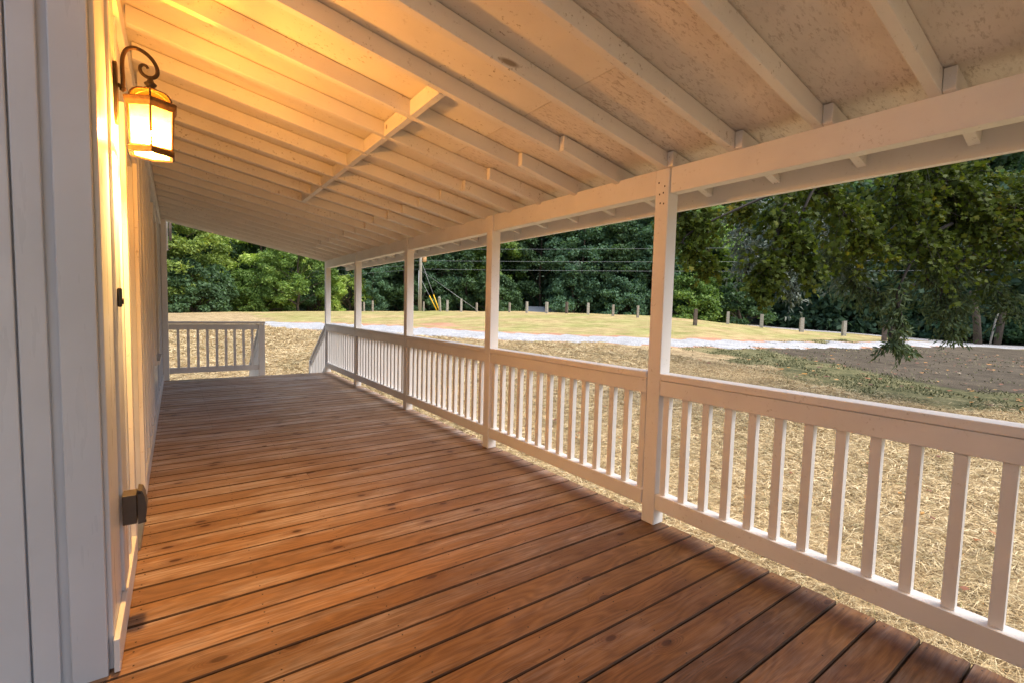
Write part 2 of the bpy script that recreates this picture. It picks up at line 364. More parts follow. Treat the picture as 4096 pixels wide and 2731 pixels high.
# wooded hill that rises behind the road and closes the view
hp=np.radians(np.linspace(-60,140,60)); hr=np.array([74,84,96,112,135,170]); hz=np.array([-.5,5,13,22,29,33])
VV=[];I=np.arange(60*6).reshape(60,6)
for a in hp:
    for r,zz in zip(hr,hz):
        VV.append((r*math.sin(a),r*math.cos(a),zz+2.5*vnoise(r*math.sin(a),r*math.cos(a),.06,4)*(zz>0)))
FF=np.stack([I[:-1,:-1].ravel(),I[:-1,1:].ravel(),I[1:,1:].ravel(),I[1:,:-1].ravel()],1)
hm=NT('forest_floor'); hv=hm.coord(); HILLM=hm.done(hm.pbsdf(Base_Color=hm.ramp(hm.noise(hv,.9,6,.75),[(.35,(.02,.036,.02)),(.6,(.05,.085,.045)),(.75,(.08,.13,.06))]),Roughness=.95,Normal=hm.bump(hm.noise(hv,.7,5,.7),1.0,.8)))
tag(link('hill',np_mesh('hill',VV,FF,True),HILLM),kind='structure')
# ------------------------------------------------------------------ straw, grass, leaves on the lawn
def strands(n,X,Y,L,W,zoff,tilt):
    th=RNG.uniform(0,PI,n); L=L*RNG.uniform(.5,1.3,n); z=terrain(X,Y)+mzi(X,Y)+RNG.uniform(.004,zoff,n)
    dx=np.cos(th)*L/2; dy=np.sin(th)*L/2; wx=-np.sin(th)*W/2; wy=np.cos(th)*W/2; dz=RNG.normal(0,tilt,n)*L
    c=np.stack([X,Y,z],1); d=np.stack([dx,dy,dz],1); w=np.stack([wx,wy,RNG.uniform(-.3,.3,n)*W],1)
    mid=np.stack([np.zeros(n),np.zeros(n),np.abs(RNG.normal(0,.10,n))*L],1)
    VV=np.stack([c-d-w,c-d+w,c+mid-w,c+mid+w,c+d-w,c+d+w],1).reshape(-1,3)
    b=np.arange(n)[:,None]*6
    FF=np.concatenate([b+np.array([0,2,3,1]),b+np.array([2,4,5,3])],0)
    return VV,FF
def mzi(X,Y): return (vnoise(X,Y,1.1,3)*.018+vnoise(X,Y,.33,5)*.03)*np.clip((np.hypot(X-1,Y-4)-3)/6,0,1)
def pick(n,fx,keep):
    X,Y=fx(n); m=keep(X,Y); return X[m],Y[m]
cl=lambda X,Y:vnoise(X,Y,2.3,6)*.35+vnoise(X,Y,5.9,7)*.3
def fx1(n):
    r=2.2+14.5*RNG.random(n)**1.0; a=np.radians(RNG.uniform(8,112,n)); return r*np.sin(a),r*np.cos(a)
def keep1(X,Y):
    s,_,_=zones(X,Y); dn=np.clip(.95-.9*np.clip(cl(X,Y)-.05,0,1)-.5*(vnoise(X,Y,9.7,17)>.55),0.12,1)
    return (X>2.24)&(RNG.random(len(X))<s*dn)&((X>2.36)|(RNG.random(len(X))<.7))
X,Y=pick(460000,fx1,keep1); n=len(X); dist=np.hypot(X,Y)
V1,F1=strands(n,X,Y,.105,np.clip(.00075*dist,.0018,.007)*RNG.uniform(.5,1.3,n),.05,.12)
def fx2(n):
    return RNG.uniform(-6,14,n),9.2+21*RNG.random(n)**1.3
def keep2(X,Y):
    s,_,_=zones(X,Y); return RNG.random(len(X))<s
X,Y=pick(110000,fx2,keep2); n=len(X); dist=np.hypot(X,Y)
V2,F2=strands(n,X,Y,.18,np.clip(.0007*dist,.005,.016)*RNG.uniform(.6,1.2,n),.06,.12)
VV=np.concatenate([V1,V2]); FF=np.concatenate([F1,F2+len(V1)])
t=NT('straw'); g=t.n('NewGeometry'); sv=t.coord(); STRAW=t.done(t.pbsdf(Base_Color=t.mix(1.0,t.ramp(t.noise(sv,.9,5,.7),[(.36,(.66,.66,.58)),(.5,(1.0,.98,.92)),(.66,(1.14,1.12,1.08))]),t.ramp((g,'Random Per Island'),[(0,(.11,.07,.03)),(.25,(.34,.24,.11)),(.6,(.56,.43,.23)),(.97,(.76,.66,.44)),(1,(.18,.20,.06))]),'MULTIPLY'),Roughness=.6,Specular_IOR_Level=.35))
tag(link('straw_mulch',np_mesh('straw_mulch',VV,FF),STRAW),'loose golden straw mulch spread over the lawn around the porch','straw',kind='stuff')
# grass blades on the shaded lawn
def fx3(n): return 9.5+24*RNG.random(n)**1.2,RNG.uniform(-6,12,n)
def keep3(X,Y):
    s,so,c=zones(X,Y); b,_=pdist(X,Y,D_LO); return (RNG.random(len(X))<(1-s)*(1-so*.93)*(1-c))&(vnoise(X,Y,1.7,12)+.35*vnoise(X,Y,5,13)>-.25)
X,Y=pick(90000,fx3,keep3); n=len(X); th=RNG.uniform(0,2*PI,n); z=terrain(X,Y)+mzi(X,Y); h=RNG.uniform(.02,.07,n); w=.006+.0006*np.hypot(X,Y)
b0=np.stack([X-np.cos(th)*w,Y-np.sin(th)*w,z],1); b1=np.stack([X+np.cos(th)*w,Y+np.sin(th)*w,z],1)
lean=RNG.normal(0,.03,(n,2)); tp=np.stack([X+lean[:,0],Y+lean[:,1],z+h],1)
VV=np.stack([b0,b1,tp],1).reshape(-1,3); FF=np.arange(n*3).reshape(-1,3)
t=NT('grass_blade'); g=t.n('NewGeometry'); GB=t.done(t.pbsdf(Base_Color=t.ramp((g,'Random Per Island'),[(0,(.07,.085,.025)),(.5,(.15,.16,.06)),(1,(.36,.31,.16))]),Roughness=.7))
tag(link('lawn_grass',np_mesh('lawn_grass',VV,FF),GB),'short patchy green grass in the shade right of the straw','grass',kind='stuff')
# fallen leaves
n=150; X=np.concatenate([RNG.uniform(2.6,12,n)]); Y=RNG.uniform(-1.5,9,n); X=np.r_[X,RNG.uniform(13,34,260)]; Y=np.r_[Y,RNG.uniform(0,9,260)]; n=len(X)
th=RNG.uniform(0,2*PI,n); sz=np.where(np.arange(n)<150,RNG.uniform(.022,.045,n),RNG.uniform(.04,.10,n)); z=terrain(X,Y)+mzi(X,Y)+.045
VV=[]
for k in range(6):
    a=th+k*PI/3; rr=sz*(1.0 if k%3==0 else .62); VV.append(np.stack([X+np.cos(a)*rr,Y+np.sin(a)*rr,z+(.012 if k%2 else 0)+.3*sz*RNG.random(n)],1))
VV=np.stack(VV,1).reshape(-1,3); FF=np.arange(n*6).reshape(-1,6)
t=NT('dry_leaf'); g=t.n('NewGeometry'); DL=t.done(t.pbsdf(Base_Color=t.ramp((g,'Random Per Island'),[(0,(.12,.04,.03)),(.5,(.26,.10,.04)),(.85,(.50,.24,.04)),(1,(.42,.36,.27))]),Roughness=.7))
tag(link('fallen_leaves',np_mesh('fallen_leaves',VV,FF),DL),'scattered dry brown leaves lying on the straw and the bare soil','leaves',kind='stuff')
BULB_STRENGTH=1700.0
# ------------------------------------------------------------------ porch deck
SL=.187
def rz(X): return 2.035+SL*(2.23-X)          # underside of the rafters
deck=empty('porch_deck',(0,0,0),'long stained brown plank porch floor with dark gaps between the boards','porch floor')
m=MB(); nails=MB(); PITCH=.143
for i in range(-53,24):
    y1=1.6377-i*PITCH-.003; y0=1.6377-(i+1)*PITCH+.003
    if y1>9.17: continue
    x0=-.195 if y0>1.96 else -1.7; x1=2.323+random.uniform(-.004,.005); dz=random.uniform(-.0015,.001)
    cuts=[x0,x1]
    if i==3: cuts=[x0,.905,x1]
    elif random.random()<.14: cuts=[x0,random.choice([.35,.76,1.17,1.58]),x1]
    for a,b in zip(cuts[:-1],cuts[1:]):
        c=.004; g=.0015
        m.prism([(y0,-.032),(y1,-.032),(y1,dz-c),(y1-c,dz),(y0+c,dz),(y0,dz-c)],'x',a+(g if a>x0 else 0),b-(g if b<x1 else 0))
    for xj in (-.14,.27,.68,1.09,1.50,1.91,2.29):
        for q in (.03,.11):
            nails.lathe([(.0032,0),(.0032,.0009)],(xj+random.uniform(-.008,.008),y0+q+random.uniform(-.008,.008),dz),6)
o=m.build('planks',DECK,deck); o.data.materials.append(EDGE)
for pl in o.data.polygons:
    n_=pl.normal
    if abs(n_.x)<.5 and (n_.z<.95): pl.material_index=1

o=nails.build('nail_heads',METAL_DARK,deck); o['kind']='stuff'
m=MB(); m.box(2.25,2.29,-1.5,9.13,-.20,-.034); m.box(-1.6,2.249,9.10,9.138,-.20,-.034)
for x in np.arange(-.15,2.2,.41): m.box(x,x+.038,-1.5,9.09,-.20,-.034)
m.build('joists',WOOD_BROWN,deck)
# ------------------------------------------------------------------ porch posts
POSTY=[(-.21,2.235,0.0),(1.690,2.238,-.012),(3.467,2.226,0),(5.305,2.228,0),(7.265,2.232,0),(9.045,2.236,0)]
PL=['white square porch post hidden at the right end of the nearest railing','nearest and largest white square porch post, nail marks near its top','second nearest white square porch post, between two railing panels','third white square porch post, left of the utility pole','fourth white square porch post, second from the far end','farthest white square porch post, at the top of the stair rail']
for (y,x,ln),lab in zip(POSTY,PL):
    m=MB(); m.box(0,.087,0,.088,.002,2.031); o=m.build('porch_post',PAINT_Z,None,bevel=.004,loc=(x,y,0))
    if lab.startswith('nearest'):
        pr=empty('porch_post',(x,y,0)); tag(pr,lab,'post','porch posts'); o.parent=pr; o.location=(0,0,0); o.name='shaft'
        for (b,c) in ((.022,1.93),(.062,1.955),(.03,1.895),(.055,1.89),(.025,1.835),(.048,1.84)): MB().box(-.0022,.0005,b,b+.006,c,c+.009).build('nail_mark',BARK_DARK,pr)
    else: tag(o,lab,'post','porch posts')
# left corner post against the house
m=MB(); m.box(-.176,-.103,9.045,9.13,.002,rz(-.103)-.003); tag(m.build('corner_post',PAINT_Z,bevel=.004),'slim white full height post standing against the house corner at the far end','post')
# ------------------------------------------------------------------ railings along the side
balm=MB().box(-.017,.017,-.019,.019,.189,.761).mesh('baluster')
def bal(parent,x,y,rot=0):
    o=link('baluster',balm,PAINT_Z,parent); o.location=(x,y,0); return o
def side_rail(y0,y1,xi,ys,lab):
    r=empty('porch_railing',(xi,y0,0),lab,'railing','porch side railings')
    a,b=.002,y1-y0-.002
    MB().box(-.008,.092,a,b,.852,.889).build('rail_cap',PAINT_Y,r,bevel=.004)
    MB().box(.0,.076,a+.001,b-.001,.763,.8495).build('top_rail',PAINT_Y,r,bevel=.003)
    MB().box(.0,.076,a+.001,b-.001,.098,.188).build('bottom_rail',PAINT_Y,r,bevel=.003)
    for y in ys:
        if y0+.02<y<y1-.015: 
            q=bal(r,.039,y-y0); q.rotation_euler=(random.uniform(-.003,.003),0,0); 
BW=.018
side_rail(-.122,1.690,2.238,[1.675-.1238*k-BW for k in range(15)],'nearest white porch railing panel, cut off by the right edge of the picture')
side_rail(1.778,3.467,2.234,[3.463-.1252*k-BW for k in range(14)],'white railing panel between the nearest and second porch posts')
side_rail(3.555,5.305,2.230,[5.298-.1245*k-BW for k in range(14)],'white railing panel between the second and third porch posts')
side_rail(5.393,7.265,2.232,[7.258-.1245*k-BW for k in range(15)],'white railing panel between the third and fourth porch posts')
side_rail(7.353,9.045,2.234,[9.038-.125*k-BW for k in range(14)],'farthest side railing panel, its balusters overlapping into a white sheet')
# end railing + newel
r=empty('end_railing',(-.102,9.06,0),'short white railing across the far end with nine balusters','railing')
MB().box(-.074,1.345,-.012,.082,.874,.911,Matrix.Rotation(-.003,4,'Y')).build('rail_cap',PAINT_X,r,bevel=.004)
MB().box(.001,1.241,.005,.055,.783,.868).build('top_rail',PAINT_X,r,bevel=.003)
MB().box(.001,1.241,.005,.055,.104,.190).build('bottom_rail',PAINT_X,r,bevel=.003)
MB().box(1.242,1.335,-.012,.078,.002,.869).build('newel_post',PAINT_Z,r,bevel=.004)
be=MB().box(-.018,.018,-.017,.017,.191,.782).mesh('baluster')
for k in range(9):
    o=link('baluster',be,PAINT_Z,r); o.location=(.122+.1283*k,.03,0); o.rotation_euler=(0,random.uniform(-.006,.006),0)
# stair rails
def stair_rail(x,lab):
    r=empty('stair_railing',(x,9.14,0),lab,'stair railing','stair railings')
    L=1.20; s=.61; z0=.86
    MB().prism([(0,z0),(L,z0-s*L),(L,z0-s*L-.04),(0,z0-.04)],'x',-.045,.045).build('handrail',PAINT_Y,r,bevel=.003)
    MB().prism([(0,z0-.042),(L-.01,z0-s*(L-.01)-.042),(L-.01,z0-s*(L-.01)-.13),(0,z0-.13)],'x',-.02,.02).build('top_rail',PAINT_Y,r,bevel=.003)
    MB().prism([(0,z0-.72),(L-.01,z0-s*(L-.01)-.72),(L-.01,z0-s*(L-.01)-.81),(0,z0-.81)],'x',-.02,.02).build('bottom_rail',PAINT_Y,r,bevel=.003)
    MB().box(-.045,.045,L,L+.088,-.75,z0-s*L-.042).build('newel_post',PAINT_Z,r,bevel=.003)
    bb=MB().prism([(-.018,-.132+s*.018),(.018,-.132-s*.018),(.018,-.718-s*.018),(-.018,-.718+s*.018)],'x',-.017,.017).mesh('baluster')
    for k in range(9):
        y=.085+k*.125; o=link('baluster',bb,PAINT_Z,r); o.location=(0,y,z0-s*y)
stair_rail(2.279,'white sloping stair rail descending beside the farthest porch post')
stair_rail(1.186,'white sloping stair rail seen through the end railing')
st=empty('porch_steps',(1.7,9.15,-.5),'wooden steps leading down from the far end of the porch','steps')
for k in range(3):
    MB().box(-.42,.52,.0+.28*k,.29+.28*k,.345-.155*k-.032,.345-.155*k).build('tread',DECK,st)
for sx in (-.45,.53): MB().prism([(0,.34),(.9,-.16),(.9,-.3),(0,.05)],'x',sx,sx+.03).build('stringer',PAINT_Y,st)
# ------------------------------------------------------------------ porch roof
roof=empty('porch_roof',(0,0,2.4),'sloping white painted porch roof with exposed rafters and rough sheathing','porch roof')
roof_off=Vector((0,0,-2.4))
def rp(name,m,mat,bevel=0): 
    o=m.build(name,mat,roof,bevel=bevel); o.location=roof_off; return o
def slope_prism(m,xa,xb,ya,yb,lo=0.0,hi=.086,cut=None):
    # vertical-plane parallelogram following the roof slope
    pts=[(xa,rz(xa)+lo),(xb,rz(xb)+lo),(xb,rz(xb)+hi),(xa,rz(xa)+hi)]
    n=len(pts); b=len(m.v)
    for y in (ya,yb):
        for (x,z) in pts: m.v.append((x,y,z))
    m.f+= [(b+3,b+2,b+1,b),(b+4,b+5,b+6,b+7)]+[(b+i,b+(i+1)%4,b+4+(i+1)%4,b+4+i) for i in range(4)]
    return m
YK=[.549+.3857*k for k in range(-10,23)]
for k,y in zip(range(-10,23),YK):
    j=random.uniform(-.003,.003); xa=-.165 if y>1.9 else -.6
    rp('rafter',slope_prism(MB(),xa,2.30,y+j,y+j+.038,random.uniform(-.001,.003)),PAINT_RAFT,.003)
    xs=1.79+random.uniform(-.02,.02) if k>=4 else 2.235
    tm=slope_prism(MB(),xs,2.628,y+j-.0395,y+j-.0015,.003,.083)
    for q in (1,5): tm.v[-8+q]=(tm.v[-8+q][0],tm.v[-8+q][1],tm.v[-8+q][2]-.033)
    rp('rafter_tail',tm,PAINT_RAFT,.003)
    if 4<=k<=11:
        yb=y+.3857
        rp('blocking',MB().box(1.045,1.083,y+.0405,yb-.0025,rz(1.064)-.002,rz(1.064)+.081,),PAINT_RAFT,.002)
rp('end_rafter',slope_prism(MB(),-.17,2.628,9.125,9.163,-.004,.086),PAINT_X,.003)
rp('rake_board',slope_prism(MB(),-.30,2.70,9.20,9.222,-.012,.12),PAINT_X,.003)
pj=[1.778,3.555,5.393,7.353]; segs=[(-3.6,-.212),(-.120,1.688),(1.780,3.465),(3.557,5.303),(5.395,7.263),(7.355,9.043)]
for k,(a,b) in enumerate(segs):
    xi=2.252 if k==1 else 2.241
    rp('beam',MB().box(xi,2.318,a,b,1.895,2.0335),PAINT_Y,.003)
rp('fascia',MB().box(2.6305,2.668,-3.6,9.198,1.882,rz(2.65)+.092),PAINT_Y,.003)
rp('edge_trim',MB().box(2.6695,2.69,-3.6,9.198,1.99,rz(2.65)+.096),PAINT_Y,.002)
def sheet(name,x0,x1,y0,y1,mat):
    m=MB(); b=0
    P=[(x0,rz(x0)+.0895),(x1,rz(x1)+.0895),(x1,rz(x1)+.104),(x0,rz(x0)+.104)]
    for y in (y0,y1):
        for (x,z) in P: m.v.append((x,y,z))
    m.f+=[(3,2,1,0),(4,5,6,7)]+[(i,(i+1)%4,4+(i+1)%4,4+i) for i in range(4)]
    rp(name,m,mat)
for ya,yb in ((1.345,3.775),(3.780,6.205),(6.210,9.198)):
    sheet('sheathing_panel',-.30,1.528,ya,yb,PLY); sheet('sheathing_panel',1.532,2.70,ya,yb,OSB)
for ya,yb in ((-3.6,-1.1),(-1.095,1.340)): sheet('sheathing_panel',-.60,.9,ya,yb,OSB); sheet('sheathing_panel',.904,2.70,ya,yb,OSB)  # unseen roof end behind the camera, lengthened to shade the near wall panel
SHING=mat_simple('roof_shingles',(.16,.15,.15),.9,0,.35,14,.6)
m=MB(); P=[(-.65,rz(-.65)+.112),(2.75,rz(2.75)+.112),(2.75,rz(2.75)+.125),(-.65,rz(-.65)+.125)]
for y in (-3.62,9.24):
    for (x,z) in P: m.v.append((x,y,z))
m.f+=[(3,2,1,0),(4,5,6,7)]+[(i,(i+1)%4,4+(i+1)%4,4+i) for i in range(4)]
rp('shingles',m,SHING)
# ------------------------------------------------------------------ house
house=empty('house',(-3,5,0),'white board and batten house wall with trim along the left of the porch','house')
HO=Vector((3,-5,0))
def hp_(name,m,mat,bevel=0,parent=None):
    o=m.build(name,mat,parent or house,bevel=bevel)
    if parent is None: o.location=HO
    return o
m=MB()
for (a,b,z0,z1) in ((2.272,2.885,0,2.60),(2.885,3.635,2.03,2.60),(3.635,6.19,0,2.60),(6.19,7.06,0,.60),(6.19,7.06,2.14,2.60),(7.06,9.10,0,2.60)):
    m.box(-.30,-.197,a,b,z0-.02,z1)
hp_('siding',m,PAINT_WALL)
m=MB()
for k,y in enumerate([2.60,4.05,4.45,4.85,5.25,5.65,7.30,7.70,8.10,8.50,8.86]): hp_('batten',MB().box(-.1965,-.181,y,y+.045,.118,2.38),PAINT_WALL,.002)
m=MB(); m.box(-6,-1.25,-4,1.974,-.6,2.62); m.box(-6,-.204,1.976,2.268,-.6,2.7); m.box(-6,-.301,2.270,9.1,-.6,2.7)  # first box: unseen wing added to block daylight on the near panel
hp_('wall_body_and_blocker',m,PAINT_WALL)
# panel facing the camera: corner board, groove, boards
hp_('corner_board',MB().box(-.291,-.202,1.950,1.9755,-.03,2.62).box(-.2035,-.1885,1.977,2.2675,.002,2.62),PAINT_WALL,.004)
m=MB()
for x0,x1 in ((-.62,-.383),(-.378,-.316),(-.86,-.625),(-1.1,-.865),(-1.245,-1.105)): m.box(x0,x1,1.957,1.9755,-.03,2.62)
hp_('wall_panel',m,PAINT_WALL,.004)
hp_('mounting_board',MB().box(-.1965,-.178,2.270,2.465,.118,2.38),PAINT_WALL,.004)
hp_('baseboard',MB().box(-.1965,-.171,2.270,2.80,.002,.115).box(-.1965,-.171,3.72,9.04,.002,.115).box(-.188,-.171,1.95,2.2695,.002,.115),PAINT_Y,.003)
hp_('frieze_board',MB().box(-.1965,-.168,2.270,9.04,2.385,2.485),PAINT_Y,.003)
# door
d=empty('door',(0,0,0)); d.parent=house; d.location=HO
MB().box(-.298,-.262,2.89,3.63,.03,2.025).build('door_leaf',PAINT_WALL,d,bevel=.002)
MB().box(-.1965,-.174,2.802,2.886,.0,2.11).box(-.1965,-.174,3.634,3.718,.0,2.11).box(-.1965,-.1745,2.8865,3.6335,2.03,2.11).build('door_casing',PAINT_Z,d,bevel=.003)
MB().prism([(-.25,.022),(-.166,.014),(-.163,.002),(-.25,.002)],'y',2.888,3.632).build('threshold',mat_simple('aluminium',(.45,.47,.5),.35,.9,.1,20),d)
# window
w=empty('window',(0,0,0)); w.parent=house; w.location=HO
MB().box(-.1965,-.172,6.10,6.19,.56,2.22).box(-.1965,-.172,7.06,7.15,.56,2.22).box(-.1965,-.1725,6.1905,7.0595,2.14,2.22).build('window_casing',PAINT_Z,w,bevel=.003)
MB().box(-.1965,-.150,6.1905,7.0595,.56,.60).build('sill',PAINT_Y,w,bevel=.003)
MB().box(-.24,-.20,6.192,7.058,1.34,1.40).build('meeting_rail',PAINT_Y,w,bevel=.002)
t=NT('window_glass'); GL=t.done(t.pbsdf(Base_Color=(.015,.018,.02,1),Roughness=.06,Specular_IOR_Level=.8))
MB().box(-.262,-.25,6.19,7.06,.60,2.14).build('pane',GL,w)
# eave pieces past the far corner
hp_('corner_trim',MB().box(-.30,-.178,9.1005,9.125,-.03,2.60),PAINT_Z,.003)
hp_('eave_board',MB().box(-.11,-.085,9.30,9.42,2.03,2.47),PAINT_Z,.003)
hp_('shutter',MB().box(-.075,-.035,9.48,9.52,2.20,2.50),WOOD_BROWN,.003)
m=MB(); P=[(-6.4,3.9),(-.62,2.72),(-.62,2.74),(-6.4,3.92)]
for y in (1.7,9.4):
    for (x,z) in P: m.v.append((x,y,z))
m.f+=[(3,2,1,0),(4,5,6,7)]+[(i,(i+1)%4,4+(i+1)%4,4+i) for i in range(4)]
hp_('roof',m,SHING)
# ------------------------------------------------------------------ doorbell and outlet box
BLK=mat_simple('black_plastic',(.02,.02,.022),.35,0,.1,20)
db=empty('doorbell',(-.1778,2.297,1.20),'small black video doorbell on the white wall below the lantern','doorbell')
MB().box(0,.014,-.017,.017,.0,.072).build('body',BLK,db,bevel=.006)
b_=MB().lathe([(.011,0),(.011,.004)],(0,0,0),16).build('button',METAL_DARK,db,True); b_.rotation_euler=(0,PI/2,0); b_.location=(.014,0,.022)
BRN=mat_simple('grey_brown_cover',(.075,.06,.05),.45,0,.12,30,.1)
ob=empty('outlet_box',(-.1778,2.235,.385),'grey brown weatherproof outlet box low on the wall above the deck','outlet box')
MB().box(0,.042,0,.075,0,.112).build('box',BRN,ob,bevel=.002)
cm=MB().prism([(.0455,-.003),(.062,.0),(.070,.02),(.072,.058),(.068,.10),(.060,.124),(.0455,.130)],'y',-.002,.077); cm.build('cover',BRN,ob,bevel=.0015)
MB().tube([(.052,-.004,.118),(.052,.079,.118)],.005,10).build('hinge',METAL_DARK,ob); MB().box(.055,.069,.03,.046,-.012,-.003).build('latch',BRN,ob)
# ------------------------------------------------------------------ lantern
LC=Vector((-.066,2.40,0))
lan=empty('wall_lantern',(LC.x,LC.y,1.80),'lit hexagonal bronze wall lantern with amber glass and scrolled arm','lantern')
def lp(name,m,mat,smooth=False,bevel=0,parent=None):
    o=m.build(name,mat,parent or lan,smooth,bevel)
    if parent is None: o.location=(-LC.x,-LC.y,-1.80)
    return o
m=MB(); prof=[]
for a in np.linspace(0,PI,9): prof.append((2.40+.030*math.cos(a),2.098+.030*math.sin(a)))
for a in np.linspace(PI,2*PI,9): prof.append((2.40+.030*math.cos(a),1.925+.030*math.sin(a)))
m.prism(prof,'x',-.1778,-.166); lp('backplate',m,METAL_DARK,bevel=.003)
arm=[(-.166,2.045),(-.152,2.040),(-.150,2.07),(-.151,2.12),(-.148,2.155),(-.136,2.183),(-.112,2.196),(-.086,2.190),(-.062,2.172),(-.046,2.146),(-.043,2.120),(-.053,2.103),(-.070,2.097),(-.086,2.102),(-.096,2.115),(-.097,2.130),(-.089,2.140),(-.078,2.139),(-.073,2.131)]
def smooth_pts(P,n=4):
    P=[Vector(q) for q in P]; out=[]
    for i in range(len(P)-1):
        p0=P[max(i-1,0)];p1=P[i];p2=P[i+1];p3=P[min(i+2,len(P)-1)]
        for k in range(n):
            t=k/n; out.append(.5*((2*p1)+(p2-p0)*t+(2*p0-5*p1+4*p2-p3)*t*t+(3*p1-p0-3*p2+p3)*t**3))
    return out+[P[-1]]
ap=smooth_pts([(x,2.40,z) for x,z in arm]); lp('arm',MB().tube(ap,[.0072 if i<len(ap)*.6 else .0072-.0022*(i-len(ap)*.6)/(len(ap)*.4) for i in range(len(ap))],12),METAL_DARK,True)
lp('arm_knob',MB().lathe([(.002,-.012),(.010,-.006),(.010,.004),(.006,.012)],(-.151,2.40,2.033),14),METAL_DARK,True)
lp('finial',MB().lathe([(.030,0),(.024,.006),(.012,.014),(.020,.022),(.021,.026),(.012,.034),(.009,.044),(.008,.052)],(LC.x,LC.y,2.048),20),METAL_DARK,True)
R=.080; PH=PI/6
hexr=lambda r,z,k:(LC.x+r*math.cos(PH+k*PI/3),LC.y+r*math.sin(PH+k*PI/3),z)
# rims (hexagonal, moulded)
def hexring(m,prof):
    b=len(m.v); n=len(prof)
    for (r,z) in prof:
        for k in range(6): m.v.append(hexr(r,z,k))
    for i in range(n):
        i2=(i+1)%n
        for k in range(6):
            j=(k+1)%6; m.f.append((b+i*6+k,b+i*6+j,b+i2*6+j,b+i2*6+k))
    return m
lp('top_rim',hexring(MB(),[(R+.004,1.968),(R+.014,1.985),(R+.016,1.997),(R+.006,2.003),(R-.006,2.000),(R-.006,1.968)]),BRASS,bevel=.001)
lp('bottom_rim',hexring(MB(),[(R-.006,1.826),(R+.004,1.816),(R+.003,1.800),(R-.004,1.794),(R-.016,1.800),(R-.016,1.826)]),BRASS,bevel=.001)
m=MB()
for k in range(6): m.tube([hexr(R-.006,1.822,k),hexr(R+.002,1.972,k)],.0042,6)
lp('corner_bars',m,BRASS)
m=MB()
for k in range(6):
    pts=[hexr((R-.004)*math.cos(a)+.012*(1-math.cos(a)),2.000+.050*math.sin(a),k) for a in np.linspace(0,PI/2*.95,8)]
    m.tube(pts,.004,6)
lp('dome_ribs',m,METAL_DARK)
def mat_glass(name,col,tint,tr):
    t=NT(name); v=t.coord(); n=t.noise(v,38,4,.6)
    c=t.mix(1.0,col,t.ramp(n,[(.3,.72),(.7,1.08)]),'MULTIPLY')
    a=t.n('BsdfTranslucent',{'Color':c}); b=t.n('BsdfTransparent',{'Color':(tint[0],tint[1],tint[2],1)}); d=t.n('BsdfDiffuse',{'Color':c})
    x=t.n('MixShader',{0:.25,1:a,2:d}); return t.done(t.n('MixShader',{0:tr,1:x,2:b}))
FROST=mat_glass('frosted_glass',(.20,.155,.10),(1,.86,.62),.55); AMB=mat_glass('amber_glass',(.10,.045,.006),(1,.55,.14),.72)
for k in range(6):
    a=Vector(hexr(R-.009,1.826,k)); b=Vector(hexr(R-.009,1.826,(k+1)%6)); a2=Vector(hexr(R-.001,1.970,k)); b2=Vector(hexr(R-.001,1.970,(k+1)%6)); nrm=(b-a).cross(a2-a).normalized()*.0015
    m=MB(); m.v=[tuple(q) for q in (a,b,b2,a2,a-nrm,b-nrm,b2-nrm,a2-nrm)]; m.f=[(0,1,2,3),(7,6,5,4),(0,4,5,1),(1,5,6,2),(2,6,7,3),(3,7,4,0)]
    lp('glass_pane',m,FROST)
m=MB(); A=[((R-.007)*math.cos(a)+.010*(1-math.cos(a)),2.001+.048*math.sin(a)) for a in np.linspace(0,PI/2*.93,7)]
b=0
for (r,z) in A:
    for k in range(6): m.v.append(hexr(r,z,k))
for i in range(len(A)-1):
    for k in range(6): j=(k+1)%6; m.f.append((i*6+k,i*6+j,(i+1)*6+j,(i+1)*6+k))
lp('dome_glass',m,AMB)
t=NT('bulb_glow'); BULB=t.done(t.n('Emission',{'Color':(1.0,.52,.15,1),'Strength':BULB_STRENGTH}))
lp('bulb',MB().lathe([(.008,-.042),(.024,-.034),(.034,-.014),(.035,0),(.028,.018),(.015,.032),(.011,.040)],(LC.x,LC.y,1.855),16),BULB,True)
lp('socket',MB().lathe([(.013,0),(.013,.03),(.006,.034),(.006,.085)],(LC.x,LC.y,1.896),12),METAL_DARK,True)
# ------------------------------------------------------------------ trees
def leaf_cloud(C,Rad,nper,size,flat=.75,seed=1,up=.25):
    """leaf quads scattered over the outer shell of clumps; C (k,3) centres, Rad (k,)"""
    g=np.random.default_rng(seed); k=len(C); n=k*nper
    ci=np.repeat(np.arange(k),nper); d=g.normal(size=(n,3)); d[:,2]+=up; d/=np.linalg.norm(d,axis=1)[:,None]
    rr=g.uniform(.45,1.08,n)**.6; rr=np.where(g.random(n)<.22,rr*g.uniform(1.0,1.75,n),rr); lump=1+.22*np.sin(d[:,0]*5+ci)*np.cos(d[:,1]*6+ci*2)
    P=C[ci]+d*(Rad[ci]*rr*lump)[:,None]*np.array([1,1,flat])
    nrm=d*.7+g.normal(size=(n,3))*.75+np.array([0,0,.45]); nrm/=np.linalg.norm(nrm,axis=1)[:,None]
    a=np.cross(nrm,g.normal(size=(n,3))); a/=np.linalg.norm(a,axis=1)[:,None]; b=np.cross(nrm,a)
    s=(size*g.uniform(.55,1.3,n))[:,None]
    V=np.stack([P-a*s*.62,P+b*s*.34-a*s*.05,P+a*s*.62-nrm*s*.12,P-b*s*.34-a*s*.05],1).reshape(-1,3)
    return V,np.arange(n*4).reshape(-1,4)
